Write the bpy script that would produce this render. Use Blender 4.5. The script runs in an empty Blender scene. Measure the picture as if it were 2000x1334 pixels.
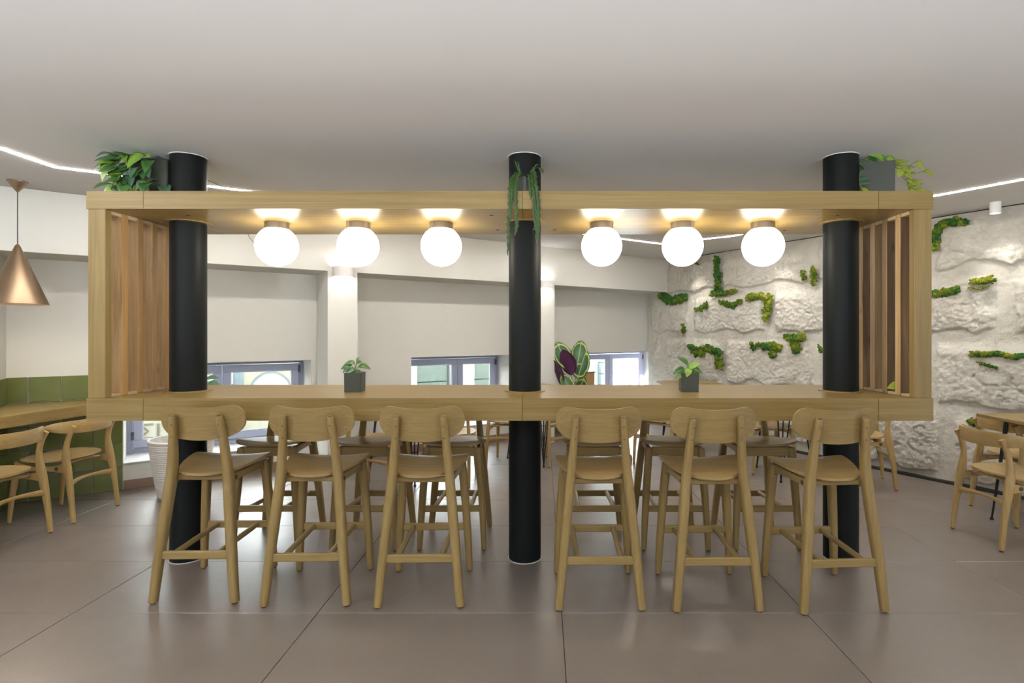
import bpy, bmesh, math, random
from mathutils import Vector, Matrix, noise as mnoise
random.seed(7)
PI = math.pi
S = bpy.context.scene
COL = S.collection

# ------------------------------------------------------------------ camera, world, exposure
F_PX, CX, HY, EYE = 1050.0, 1060.0, 651.0, 1.40
cam_d = bpy.data.cameras.new('camera'); cam = bpy.data.objects.new('camera', cam_d); COL.objects.link(cam)
cam.location = (0, 0, EYE); cam.rotation_euler = (PI/2, 0, 0)
cam_d.sensor_width = 36; cam_d.sensor_fit = 'HORIZONTAL'
cam_d.lens = F_PX/2000*36; cam_d.shift_x = -(CX-1000)/2000; cam_d.shift_y = -(667-HY)/2000
cam_d.clip_start = 0.05
S.camera = cam
S.view_settings.view_transform = 'Standard'; S.view_settings.look = 'None'
S.view_settings.gamma = 1.0; S.view_settings.use_curve_mapping = False
S.view_settings.exposure = 0.0
W = bpy.data.worlds.new('world'); S.world = W; W.use_nodes = True
bg = W.node_tree.nodes['Background']
bg.inputs[0].default_value = (0.80, 0.88, 1.0, 1); bg.inputs[1].default_value = 3.5
sun = bpy.data.lights.new('sun', 'SUN'); sun.energy = 110.0; sun.angle = 0.02; sun.color = (0.97, 0.98, 1.0)  # sun added to light the wall outside and give the floor glow
so_ = bpy.data.objects.new('sun', sun); COL.objects.link(so_)
so_.rotation_euler = Vector((-0.568*0.697, 0.823*0.697, -0.717)).to_track_quat('-Z', 'Y').to_euler()
S.cycles.max_bounces = 8; S.cycles.diffuse_bounces = 5; S.cycles.glossy_bounces = 4
S.cycles.transparent_max_bounces = 8; S.cycles.caustics_reflective = False; S.cycles.caustics_refractive = False
S.cycles.sample_clamp_indirect = 6.0

E_GLOBE, E_STRIP, E_SCONCE, E_SPOT, E_PEND = 15.0, 100.0, 20.0, 19.0, 11.0

E_UP = 165.0

# ------------------------------------------------------------------ materials
MATS = {}
def lin(r, g, b):
    f = lambda c: (c/255/12.92) if c/255 <= 0.04045 else ((c/255+0.055)/1.055)**2.4
    return (f(r), f(g), f(b), 1)
def base(name, col, rough=0.5, metal=0.0, spec=0.5):
    m = bpy.data.materials.new(name); m.use_nodes = True
    b = m.node_tree.nodes['Principled BSDF']
    b.inputs['Base Color'].default_value = col; b.inputs['Roughness'].default_value = rough
    b.inputs['Metallic'].default_value = metal; b.inputs['Specular IOR Level'].default_value = spec
    MATS[name] = m
    return m, m.node_tree.nodes, m.node_tree.links, b
def nd(N, t, **kw):
    n = N.new(t)
    for k, v in kw.items(): setattr(n, k, v)
    return n
def mixc(N, L, fac, a, b):
    m = nd(N, 'ShaderNodeMix', data_type='RGBA')
    for idx, v in ((0, fac), (6, a), (7, b)):
        if hasattr(v, 'default_value'): L.new(v, m.inputs[idx])
        else: m.inputs[idx].default_value = v
    return m.outputs[2]
def ramp(N, L, src, stops):
    r = nd(N, 'ShaderNodeValToRGB'); e = r.color_ramp.elements
    while len(e) < len(stops): e.new(0.5)
    for i, (p, c) in enumerate(stops): e[i].position = p; e[i].color = c if len(c) == 4 else (*c, 1)
    L.new(src, r.inputs[0]); return r.outputs[0]
def bump(N, L, b, src, strength, dist=0.01):
    bp = nd(N, 'ShaderNodeBump'); bp.inputs['Strength'].default_value = strength; bp.inputs['Distance'].default_value = dist
    L.new(src, bp.inputs['Height']); L.new(bp.outputs[0], b.inputs['Normal'])
def coords(N, L, scale, rnd=0.0):
    tc = nd(N, 'ShaderNodeTexCoord'); mp = nd(N, 'ShaderNodeMapping'); mp.inputs['Scale'].default_value = scale
    L.new(tc.outputs['Object'], mp.inputs['Vector'])
    if rnd:
        oi = nd(N, 'ShaderNodeObjectInfo'); mu = nd(N, 'ShaderNodeMath', operation='MULTIPLY'); mu.inputs[1].default_value = rnd
        L.new(oi.outputs['Random'], mu.inputs[0]); L.new(mu.outputs[0], mp.inputs['Location'])
    return mp.outputs[0]
def noise(N, L, vec, scale, detail=4, rough=0.55, dist=0.0):
    n = nd(N, 'ShaderNodeTexNoise'); n.inputs['Scale'].default_value = scale; n.inputs['Detail'].default_value = detail
    n.inputs['Roughness'].default_value = rough; n.inputs['Distortion'].default_value = dist
    L.new(vec, n.inputs['Vector']); return n.outputs['Fac']
def wood(name, dark, light, axis, rough=0.42, across=26.0, along=1.3, rnd=9.0, contrast=(0.32, 0.68)):
    m, N, L, b = base(name, light, rough)
    sc = [across]*3; sc['XYZ'.index(axis)] = along
    v = coords(N, L, sc, rnd)
    n1 = noise(N, L, v, 1.0, 6, 0.65, 0.6)
    c1 = ramp(N, L, n1, [(contrast[0], dark), (contrast[1], light)])
    sc2 = [s*4.5 for s in sc]; sc2['XYZ'.index(axis)] = along*2.5
    n2 = noise(N, L, coords(N, L, sc2, rnd), 1.0, 3, 0.6)
    d2 = ramp(N, L, n2, [(0.36, (0.80, 0.78, 0.74)), (0.6, (1, 1, 1))])
    mx = nd(N, 'ShaderNodeMix', data_type='RGBA', blend_type='MULTIPLY'); mx.inputs[0].default_value = 0.7
    L.new(c1, mx.inputs[6]); L.new(d2, mx.inputs[7]); L.new(mx.outputs[2], b.inputs['Base Color'])
    bump(N, L, b, n2, 0.12, 0.002)
    return m
OAK_D, OAK_L = (0.225, 0.148, 0.046, 1), (0.320, 0.225, 0.080, 1)
wood('oak_x', OAK_D, OAK_L, 'X', 0.30, 30, 0.9)
wood('oak_y', OAK_D, OAK_L, 'Y', 0.36, 30, 0.9)
wood('oak_z', OAK_D, OAK_L, 'Z', 0.4, 24, 1.0)
BE_D, BE_L = (0.255, 0.170, 0.060, 1), (0.325, 0.228, 0.088, 1)
wood('beech_z', BE_D, BE_L, 'Z', 0.38, 22, 2.0, contrast=(0.25, 0.75))
wood('beech_x', BE_D, BE_L, 'X', 0.38, 22, 2.0, contrast=(0.25, 0.75))
CH_D, CH_L = (0.37, 0.245, 0.09, 1), (0.46, 0.32, 0.13, 1)  # stool beech lightened, chair seat too: pendant light put into the colour
for ax in 'xyz': wood('chair_'+ax, CH_D, CH_L, ax.upper(), 0.38, 22, 2.0, contrast=(0.25, 0.75))
wood('chair_seat', (0.42, 0.29, 0.12, 1), (0.50, 0.36, 0.165, 1), 'X', 0.34, 16, 1.5, contrast=(0.2, 0.8))
wood('beech_y', BE_D, BE_L, 'Y', 0.38, 22, 2.0, contrast=(0.25, 0.75))
wood('seat_wood', (0.31, 0.21, 0.085, 1), (0.38, 0.268, 0.118, 1), 'X', 0.28, 16, 1.5, contrast=(0.2, 0.8))
wood('slat_lit_edge', (0.36, 0.20, 0.07, 1), (0.52, 0.32, 0.125, 1), 'Z', 0.45, 20, 1.2)
wood('beech_light', (0.50, 0.38, 0.22, 1), (0.62, 0.49, 0.31, 1), 'Y', 0.45, 22, 2)
wood('ply_edge', (0.30, 0.19, 0.09, 1), (0.42, 0.28, 0.14, 1), 'X', 0.5, 40, 2)
# knotty two-tone boards of the end screens
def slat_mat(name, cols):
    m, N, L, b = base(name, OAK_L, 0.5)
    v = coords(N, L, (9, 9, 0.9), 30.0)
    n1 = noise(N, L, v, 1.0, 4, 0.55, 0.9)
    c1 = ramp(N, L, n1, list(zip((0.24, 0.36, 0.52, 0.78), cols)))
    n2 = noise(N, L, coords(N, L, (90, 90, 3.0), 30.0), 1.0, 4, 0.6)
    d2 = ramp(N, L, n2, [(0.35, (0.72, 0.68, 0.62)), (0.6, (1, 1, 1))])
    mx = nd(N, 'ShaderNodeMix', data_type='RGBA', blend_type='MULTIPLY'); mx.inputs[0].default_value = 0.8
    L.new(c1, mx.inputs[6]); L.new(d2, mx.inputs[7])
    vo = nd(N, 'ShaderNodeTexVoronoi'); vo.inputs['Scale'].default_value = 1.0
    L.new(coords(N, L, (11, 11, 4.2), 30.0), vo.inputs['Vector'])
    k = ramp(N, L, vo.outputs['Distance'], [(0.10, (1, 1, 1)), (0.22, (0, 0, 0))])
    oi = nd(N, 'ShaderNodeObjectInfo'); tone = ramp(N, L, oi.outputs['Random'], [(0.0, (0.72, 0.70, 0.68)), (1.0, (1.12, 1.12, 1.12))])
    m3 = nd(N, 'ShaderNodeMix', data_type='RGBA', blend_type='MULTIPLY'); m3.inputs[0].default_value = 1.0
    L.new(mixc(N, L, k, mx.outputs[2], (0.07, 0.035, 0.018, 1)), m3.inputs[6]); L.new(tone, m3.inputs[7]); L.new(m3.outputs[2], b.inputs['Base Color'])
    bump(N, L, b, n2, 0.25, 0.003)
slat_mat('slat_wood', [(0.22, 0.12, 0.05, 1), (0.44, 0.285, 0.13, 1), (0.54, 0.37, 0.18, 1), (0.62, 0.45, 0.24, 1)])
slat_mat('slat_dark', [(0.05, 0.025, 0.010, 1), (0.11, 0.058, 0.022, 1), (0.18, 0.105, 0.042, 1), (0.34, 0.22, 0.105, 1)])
def plaster(name, col, rough=0.85, bs=0.04):
    m, N, L, b = base(name, col, rough, 0, 0.3)
    v = coords(N, L, (1, 1, 1))
    n1 = noise(N, L, v, 1.3, 4)
    d = tuple(c*0.95 for c in col[:3]) + (1,)
    L.new(mixc(N, L, n1, col, d), b.inputs['Base Color'])
    bump(N, L, b, noise(N, L, v, 160, 3), bs, 0.002)
plaster('plaster_white', (0.69, 0.685, 0.645, 1))
plaster('ceiling_paint', (0.83, 0.83, 0.835, 1))
plaster('white_paint', (0.80, 0.79, 0.77, 1), 0.5)
base('sill_white', (0.78, 0.78, 0.78, 1), 0.35)
def floor_mat():
    m, N, L, b = base('floor_tile', (0.3, 0.24, 0.19, 1), 0.34); b.inputs['IOR'].default_value = 2.1
    v = coords(N, L, (1, 1, 1), 40.0)
    n1 = noise(N, L, v, 1.6, 6, 0.6, 0.4)
    c = ramp(N, L, n1, [(0.3, (0.175, 0.143, 0.124, 1)), (0.7, (0.222, 0.184, 0.160, 1))])
    n2 = noise(N, L, v, 60, 4)
    c2 = ramp(N, L, n2, [(0.35, (0.93, 0.93, 0.92)), (0.65, (1, 1, 1))])
    mx = nd(N, 'ShaderNodeMix', data_type='RGBA', blend_type='MULTIPLY'); mx.inputs[0].default_value = 1
    L.new(c, mx.inputs[6]); L.new(c2, mx.inputs[7]); L.new(mx.outputs[2], b.inputs['Base Color'])
    L.new(ramp(N, L, n1, [(0.3, (0.36, 0.36, 0.36)), (0.7, (0.29, 0.29, 0.29))]), b.inputs['Roughness'])
    bump(N, L, b, n2, 0.05, 0.001)
floor_mat()
base('grout_dark', (0.11, 0.09, 0.075, 1), 0.9)
base('column_paint', (0.008, 0.010, 0.010, 1), 0.46, 0, 0.14)
base('black_metal', (0.015, 0.016, 0.018, 1), 0.4, 0.3)
base('screw_brown', (0.17, 0.11, 0.055, 1), 0.35)
base('dark_plug', (0.05, 0.035, 0.025, 1), 0.5)
base('baseboard_brown', (0.25, 0.165, 0.12, 1), 0.4)
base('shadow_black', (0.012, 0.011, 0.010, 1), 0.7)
base('bronze', (0.20, 0.165, 0.12, 1), 0.42, 0.6)
base('window_paint', (0.38, 0.41, 0.55, 1), 0.4)  # grey paint tinted blue: daylight put into the base colour
base('dark_gap', (0.06, 0.065, 0.09, 1), 0.5)
base('steel', (0.5, 0.5, 0.52, 1), 0.3, 1.0)
base('cord_grey', (0.09, 0.085, 0.08, 1), 0.5)
base('soil', (0.035, 0.024, 0.016, 1), 0.95)
base('planter_white', (0.78, 0.77, 0.75, 1), 0.6)
def pot_mat():
    m, N, L, b = base('pot_green', (0.045, 0.055, 0.045, 1), 0.45)
    n = noise(N, L, coords(N, L, (1, 1, 1)), 14, 3)
    L.new(mixc(N, L, n, (0.036, 0.042, 0.029, 1), (0.048, 0.055, 0.039, 1)), b.inputs['Base Color'])
pot_mat()
def copper():
    m, N, L, b = base('copper', (0.37, 0.265, 0.175, 1), 0.40, 1.0)
    n = noise(N, L, coords(N, L, (2, 2, 160)), 1, 3)
    bump(N, L, b, n, 0.08, 0.001)
copper()
def tile_mat():
    m, N, L, b = base('tile_green', (0.12, 0.15, 0.035, 1), 0.12)
    v = coords(N, L, (1, 1, 1), 20)
    n = noise(N, L, v, 3, 2)
    L.new(ramp(N, L, n, [(0.3, (0.105, 0.13, 0.034, 1)), (0.7, (0.165, 0.185, 0.05, 1))]), b.inputs['Base Color'])
    bump(N, L, b, noise(N, L, v, 7, 2), 0.10, 0.01)
tile_mat()
def stone_mat():
    m, N, L, b = base('stone', (0.6, 0.57, 0.5, 1), 0.9, 0, 0.2)
    v = coords(N, L, (1, 1, 1))
    n1 = noise(N, L, v, 1.4, 6, 0.65)
    n2 = noise(N, L, v, 9, 6, 0.7)
    c1 = ramp(N, L, n1, [(0.3, (0.64, 0.605, 0.53, 1)), (0.55, (0.75, 0.725, 0.665, 1)), (0.75, (0.80, 0.78, 0.73, 1))])
    c2 = ramp(N, L, n2, [(0.3, (0.86, 0.84, 0.80)), (0.55, (1, 1, 1))])
    mx = nd(N, 'ShaderNodeMix', data_type='RGBA', blend_type='MULTIPLY'); mx.inputs[0].default_value = 0.8
    L.new(c1, mx.inputs[6]); L.new(c2, mx.inputs[7]); L.new(mx.outputs[2], b.inputs['Base Color'])
    n3 = noise(N, L, v, 30, 7, 0.78, 0.9)
    bump(N, L, b, n3, 0.75, 0.028)
stone_mat()
def moss_mat(name, a, c, d):
    m, N, L, b = base(name, c, 0.95, 0, 0.1)
    v = coords(N, L, (1, 1, 1))
    n = noise(N, L, v, 11, 3)
    c1 = ramp(N, L, n, [(0.32, a), (0.5, c), (0.68, d)])
    n2 = noise(N, L, v, 120, 3)
    c2 = ramp(N, L, n2, [(0.35, (0.55, 0.55, 0.5)), (0.65, (1.15, 1.15, 1.0))])
    mx = nd(N, 'ShaderNodeMix', data_type='RGBA', blend_type='MULTIPLY'); mx.inputs[0].default_value = 1
    L.new(c1, mx.inputs[6]); L.new(c2, mx.inputs[7]); L.new(mx.outputs[2], b.inputs['Base Color'])
    bump(N, L, b, n2, 0.9, 0.008)
moss_mat('moss_mixed', (0.05, 0.15, 0.03, 1), (0.15, 0.21, 0.025, 1), (0.30, 0.33, 0.045, 1))
moss_mat('moss_dark', (0.03, 0.11, 0.03, 1), (0.055, 0.16, 0.04, 1), (0.16, 0.22, 0.03, 1))
moss_mat('moss_yellow', (0.13, 0.19, 0.03, 1), (0.24, 0.28, 0.035, 1), (0.36, 0.38, 0.06, 1))
def leaf_mat(name, a, c, rough=0.4):
    m, N, L, b = base(name, a, rough)
    n = noise(N, L, coords(N, L, (1, 1, 1), 12), 22, 3)
    L.new(mixc(N, L, n, a, c), b.inputs['Base Color'])
    b.inputs['Subsurface Weight'].default_value = 0.0
leaf_mat('leaf_green', (0.035, 0.115, 0.028, 1), (0.075, 0.19, 0.04, 1), 0.32)
leaf_mat('leaf_bright', (0.12, 0.26, 0.03, 1), (0.24, 0.38, 0.05, 1))
leaf_mat('leaf_yellow', (0.22, 0.29, 0.03, 1), (0.36, 0.42, 0.05, 1))
leaf_mat('leaf_dusky', (0.055, 0.13, 0.075, 1), (0.09, 0.19, 0.11, 1), 0.3)
leaf_mat('stem_green', (0.10, 0.16, 0.04, 1), (0.16, 0.22, 0.06, 1))
leaf_mat('stem_brown', (0.06, 0.05, 0.025, 1), (0.10, 0.08, 0.04, 1))
leaf_mat('cactus_green', (0.016, 0.05, 0.010, 1), (0.05, 0.105, 0.018, 1), 0.6)
base('calathea_back', (0.07, 0.015, 0.06, 1), 0.45)
def calathea():
    m, N, L, b = base('calathea_leaf', (0.05, 0.12, 0.05, 1), 0.35)
    tc = nd(N, 'ShaderNodeTexCoord'); sp = nd(N, 'ShaderNodeSeparateXYZ'); L.new(tc.outputs['Object'], sp.inputs[0])
    def mth(op, a, bb):
        n = nd(N, 'ShaderNodeMath', operation=op)
        for i, x in enumerate((a, bb)):
            if hasattr(x, 'default_value'): L.new(x, n.inputs[i])
            else: n.inputs[i].default_value = x
        return n.outputs[0]
    # leaf frame: x across (half width .5), y along (0..1), unit leaf
    yy = mth('MULTIPLY', mth('SUBTRACT', sp.outputs[1], 0.5), 2.0)
    xx = mth('MULTIPLY', sp.outputs[0], 3.1)
    r = mth('SQRT', mth('ADD', mth('MULTIPLY', xx, xx), mth('MULTIPLY', yy, yy)), 0)
    nz = noise(N, L, tc.outputs['Object'], 9, 3)
    r2 = mth('ADD', r, mth('MULTIPLY', mth('SUBTRACT', nz, 0.5), 0.35))
    c = ramp(N, L, r2, [(0.0, (0.09, 0.20, 0.09, 1)), (0.5, (0.035, 0.10, 0.05, 1)), (0.70, (0.03, 0.09, 0.035, 1)), (0.745, (0.50, 0.55, 0.12, 1)), (0.80, (0.45, 0.52, 0.12, 1)), (0.85, (0.04, 0.10, 0.03, 1)), (1.0, (0.05, 0.12, 0.04, 1))])
    ax = mth('ABSOLUTE', sp.outputs[0], 0)
    mr = ramp(N, L, ax, [(0.008, (1, 1, 1)), (0.02, (0, 0, 0))])
    L.new(mixc(N, L, mr, c, (0.30, 0.40, 0.14, 1)), b.inputs['Base Color'])
calathea()
def emis(name, col, strength, cap=False):
    m = bpy.data.materials.new(name); m.use_nodes = True; N = m.node_tree.nodes; L = m.node_tree.links
    N.remove(N['Principled BSDF']); e = nd(N, 'ShaderNodeEmission'); e.inputs[0].default_value = col; e.inputs[1].default_value = strength
    L.new(e.outputs[0], N['Material Output'].inputs[0]); MATS[name] = m
emis('globe_glow', (1.0, 0.90, 0.72, 1), E_GLOBE)
emis('pendant_glow', (1.0, 0.93, 0.82, 1), 30.0)
emis('strip_glow', (1.0, 0.95, 0.88, 1), E_STRIP)
emis('sconce_glow', (1.0, 0.95, 0.88, 1), E_SCONCE)
emis('lens_glow', (1.0, 0.94, 0.85, 1), 8.0)
def glass():
    m = bpy.data.materials.new('window_glass'); m.use_nodes = True; N = m.node_tree.nodes; L = m.node_tree.links
    N.remove(N['Principled BSDF'])
    t = nd(N, 'ShaderNodeBsdfTransparent'); t.inputs[0].default_value = (0.95, 0.98, 0.97, 1)
    g = nd(N, 'ShaderNodeBsdfGlossy'); g.inputs['Roughness'].default_value = 0.02
    lw = nd(N, 'ShaderNodeLayerWeight'); lw.inputs[0].default_value = 0.5
    p4 = nd(N, 'ShaderNodeMath', operation='POWER'); L.new(lw.outputs['Facing'], p4.inputs[0]); p4.inputs[1].default_value = 4.0
    fr = nd(N, 'ShaderNodeMath', operation='MULTIPLY_ADD'); L.new(p4.outputs[0], fr.inputs[0]); fr.inputs[1].default_value = 0.5; fr.inputs[2].default_value = 0.03
    mx = nd(N, 'ShaderNodeMixShader'); L.new(fr.outputs[0], mx.inputs[0]); L.new(t.outputs[0], mx.inputs[1]); L.new(g.outputs[0], mx.inputs[2])
    L.new(mx.outputs[0], N['Material Output'].inputs[0]); MATS['window_glass'] = m
glass()
plaster('facade_cream', (0.40, 0.375, 0.285, 1))
plaster('facade_dimmed', (0.42, 0.43, 0.43, 1))
plaster('facade_white', (0.80, 0.81, 0.82, 1))
plaster('facade_grey', (0.15, 0.18, 0.20, 1))
plaster('facade_stone', (0.13, 0.16, 0.135, 1), 0.8, 0.3)
plaster('facade_slat', (0.30, 0.36, 0.38, 1))
base('letter_dark', (0.10, 0.09, 0.065, 1), 0.7)
plaster('pavement', (0.35, 0.35, 0.35, 1))

# ------------------------------------------------------------------ geometry helpers
def link(name, me, mat=None, parent=None, loc=None, rot=None):
    o = bpy.data.objects.new(name, me); COL.objects.link(o)
    if mat and not me.materials:
        for m in (mat if isinstance(mat, (list, tuple)) else [mat]): me.materials.append(MATS[m])
    if parent: o.parent = parent
    if loc is not None: o.location = loc
    if rot is not None: o.rotation_euler = rot
    return o
def mesh(name, verts, faces, smooth=False, mats=None):
    me = bpy.data.meshes.new(name); me.from_pydata([tuple(v) for v in verts], [], faces); me.update()
    bm = bmesh.new(); bm.from_mesh(me); bmesh.ops.recalc_face_normals(bm, faces=bm.faces); bm.to_mesh(me); bm.free()
    if smooth: me.polygons.foreach_set('use_smooth', [True]*len(me.polygons))
    return me
def bm_mesh(name, bm, smooth=False, angle=None):
    me = bpy.data.meshes.new(name); bmesh.ops.recalc_face_normals(bm, faces=bm.faces); bm.to_mesh(me); bm.free()
    if smooth:
        me.polygons.foreach_set('use_smooth', [True]*len(me.polygons))
        if angle is not None: me.set_sharp_from_angle(angle=angle)
    return me
def bevel(bm, w, seg=1):
    if w: bmesh.ops.bevel(bm, geom=list(bm.edges), offset=w, segments=seg, affect='EDGES', clamp_overlap=True)
def box_me(name, x0, x1, y0, y1, z0, z1, bv=0.0, xf=None):
    bm = bmesh.new(); bmesh.ops.create_cube(bm, size=1)
    for v in bm.verts:
        v.co = Vector(((x0+x1)/2+v.co.x*(x1-x0), (y0+y1)/2+v.co.y*(y1-y0), (z0+z1)/2+v.co.z*(z1-z0)))
    bevel(bm, bv)
    if xf:
        for v in bm.verts: v.co = xf(v.co)
    return bm_mesh(name, bm)
def boxes_me(name, lst, xf=None, bv=0.0):
    out = bmesh.new()
    for (x0, x1, y0, y1, z0, z1) in lst:
        bm = bmesh.new(); bmesh.ops.create_cube(bm, size=1)
        for v in bm.verts:
            v.co = Vector(((x0+x1)/2+v.co.x*(x1-x0), (y0+y1)/2+v.co.y*(y1-y0), (z0+z1)/2+v.co.z*(z1-z0)))
        bevel(bm, bv)
        if xf:
            for v in bm.verts: v.co = xf(v.co)
        tmp = bpy.data.meshes.new('t'); bm.to_mesh(tmp); bm.free(); out.from_mesh(tmp); bpy.data.meshes.remove(tmp)
    return bm_mesh(name, out)
def lathe_me(name, prof, n=32, smooth=True, close=False, angle=0.6):
    vs, fs = [], []
    for (r, z) in prof:
        for k in range(n):
            a = 2*PI*k/n; vs.append((r*math.cos(a), r*math.sin(a), z))
    m = len(prof)
    for i in range(m-1 if not close else m):
        j = (i+1) % m
        for k in range(n):
            k2 = (k+1) % n; fs.append((i*n+k, i*n+k2, j*n+k2, j*n+k))
    if not close:
        if prof[0][0] > 1e-4: fs.append(tuple(range(n))[::-1])
        if prof[-1][0] > 1e-4: fs.append(tuple((m-1)*n+k for k in range(n)))
    bm = bmesh.new(); vv = [bm.verts.new(v) for v in vs]
    for f in fs:
        try: bm.faces.new([vv[i] for i in f])
        except ValueError: pass
    bmesh.ops.remove_doubles(bm, verts=bm.verts, dist=1e-5)
    return bm_mesh(name, bm, smooth, angle)
def cr(pts, n):
    """catmull-rom through points (any tuple length)"""
    P = [Vector(p) if len(p) <= 4 else p for p in pts]; out = []
    for i in range(len(P)-1):
        p0 = P[max(i-1, 0)]; p1 = P[i]; p2 = P[i+1]; p3 = P[min(i+2, len(P)-1)]
        for k in range(n):
            t = k/n
            out.append(0.5*((2*p1)+(p2-p0)*t+(2*p0-5*p1+4*p2-p3)*t*t+(3*p1-p0-3*p2+p3)*t*t*t))
    out.append(P[-1]); return out
def sweep(pts, ra, rb=None, n=8, ref=(1, 0, 0), power=2.0, sub=4):
    """closed tube along pts; half-sizes ra (along ref) and rb (perp) per point; superellipse section"""
    rb = rb or ra
    P4 = [(*p, 0) for p in pts]
    path = [Vector(p[:3]) for p in cr(P4, sub)] if sub > 1 else [Vector(p) for p in pts]
    RR = [v for v in cr([(a, b, 0) for a, b in zip(ra, rb)], sub)] if sub > 1 else [Vector((a, b, 0)) for a, b in zip(ra, rb)]
    vs, fs = [], []
    for i, p in enumerate(path):
        t = (path[min(i+1, len(path)-1)]-path[max(i-1, 0)]).normalized()
        u = Vector(ref); u = (u-t*u.dot(t)).normalized(); w = t.cross(u)
        for k in range(n):
            a = 2*PI*(k+0.5)/n; c, s = math.cos(a), math.sin(a)
            c = math.copysign(abs(c)**(2/power), c); s = math.copysign(abs(s)**(2/power), s)
            vs.append(p+u*c*RR[i].x+w*s*RR[i].y)
    m = len(path)
    for i in range(m-1):
        for k in range(n):
            k2 = (k+1) % n; fs.append((i*n+k, i*n+k2, (i+1)*n+k2, (i+1)*n+k))
    fs.append(tuple(range(n))[::-1]); fs.append(tuple((m-1)*n+k for k in range(n)))
    return vs, fs
def join(parts):
    V, Fc = [], []
    for vs, fs in parts:
        o = len(V); V += list(vs); Fc += [tuple(i+o for i in f) for f in fs]
    return V, Fc
def sweep_me(name, *a, smooth=True, **k):
    vs, fs = sweep(*a, **k); me = mesh(name, vs, fs, smooth)
    if smooth: me.set_sharp_from_angle(angle=0.9)
    return me
def panel(outline, thick, bend, rings=6):
    """solid sheet from a closed 2-D outline (u,v), bent by bend(u,v,side)->xyz"""
    n = len(outline); cu = sum(p[0] for p in outline)/n; cv = sum(p[1] for p in outline)/n
    vs, fs = [], []
    for side in (0, 1):
        vs.append(bend(cu, cv, side*thick))
        for r in range(1, rings+1):
            f = r/rings
            for (u, v) in outline: vs.append(bend(cu+(u-cu)*f, cv+(v-cv)*f, side*thick))
    st = 1+rings*n
    for side in (0, 1):
        o = side*st
        for k in range(n):
            k2 = (k+1) % n; t = (o, o+1+k, o+1+k2); fs.append(t if side else t[::-1])
            for r in range(rings-1):
                a = o+1+r*n; q = (a+k, a+n+k, a+n+k2, a+k2); fs.append(q if side else q[::-1])
    a = 1+(rings-1)*n; b2 = st+a
    for k in range(n):
        k2 = (k+1) % n; fs.append((a+k, a+k2, b2+k2, b2+k))
    return vs, fs
def tag(o, label=None, cat=None, group=None, kind=None):
    if label: o['label'] = label
    if cat: o['category'] = cat
    if group: o['group'] = group
    if kind: o['kind'] = kind
    return o
def thing(name, loc, rz=0.0, label=None, cat=None, group=None, kind=None):
    o = bpy.data.objects.new(name, None); COL.objects.link(o); o.empty_display_size = 0.1
    o.location = loc; o.rotation_euler = (0, 0, rz)
    return tag(o, label, cat, group, kind)
def dup(src, loc, rz, label, group=None):
    r = src.copy(); COL.objects.link(r); r.location = loc; r.rotation_euler = (0, 0, rz)
    r['label'] = label
    if group: r['group'] = group
    for ch in list(src.children):
        c = ch.copy(); COL.objects.link(c); c.parent = r
        for g in list(ch.children):
            d = g.copy(); COL.objects.link(d); d.parent = c
    return r
def struct(name, me, mat=None, parent=None):
    o = link(name, me, mat, parent)
    if not parent: o['kind'] = 'structure'
    return o

# local frames of the two oblique walls (metres)
DV, NV = Vector((0.823, 0.568, 0)), Vector((-0.568, 0.823, 0))        # back wall: along, outward
C0 = 5.60
def WB(s, o, z): return NV*(C0+o)+DV*s+Vector((0, 0, z))
wb = lambda v: WB(v.x, v.y, v.z)
N2, T2 = Vector((0.855, 0.518, 0)), Vector((0.518, -0.855, 0))        # stone wall: outward, along (towards the viewer's side)
C2 = 5.86
def WS(s, h, z): return N2*(C2-h)+T2*s+Vector((0, 0, z))

# ------------------------------------------------------------------ room shell
CEIL = 2.50
def isect(n1, c1, n2, c2):
    det = n1.x*n2.y-n1.y*n2.x
    return ((c1*n2.y-n1.y*c2)/det, (n1.x*c2-n2.x*c1)/det)
kx, ky = isect(NV, 6.6, N2, 6.11)
ROOM = [(-6.4, -4), (8.9, -4), isect(N2, 6.11, Vector((0, 1, 0)), -2.6), (kx, ky), isect(NV, 6.6, Vector((1, 0, 0)), -6.4)]
def slab(name, poly, z0, z1):
    bm = bmesh.new(); f = bm.faces.new([bm.verts.new((x, y, z0)) for x, y in poly]); e = bmesh.ops.extrude_face_region(bm, geom=[f])
    for v in e['geom']:
        if isinstance(v, bmesh.types.BMVert): v.co.z = z1
    return bm_mesh(name, bm)
fl = struct('floor', slab('floor', ROOM, -0.12, -0.006), 'grout_dark')
XJ = [-2.35+1.2225*i for i in range(-3, 9)]; YJ = [3.30+0.61*i for i in range(-9, 13)]
tile_cache = box_me('floor_tile', -0.6095, 0.6095, -0.3035, 0.3035, -0.006, 0.0, 0.0012)
for i in range(len(XJ)-1):
    for j in range(len(YJ)-1):
        cx_, cy_ = (XJ[i]+XJ[i+1])/2, (YJ[j]+YJ[j+1])/2
        if NV.dot(Vector((cx_, cy_, 0))) > 6.6 or N2.dot(Vector((cx_, cy_, 0))) > 6.3: continue
        link('floor_tile', tile_cache, 'floor_tile', fl, (cx_, cy_, 0))
struct('ceiling', slab('ceiling', ROOM, CEIL, CEIL+0.15), 'ceiling_paint')

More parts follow.
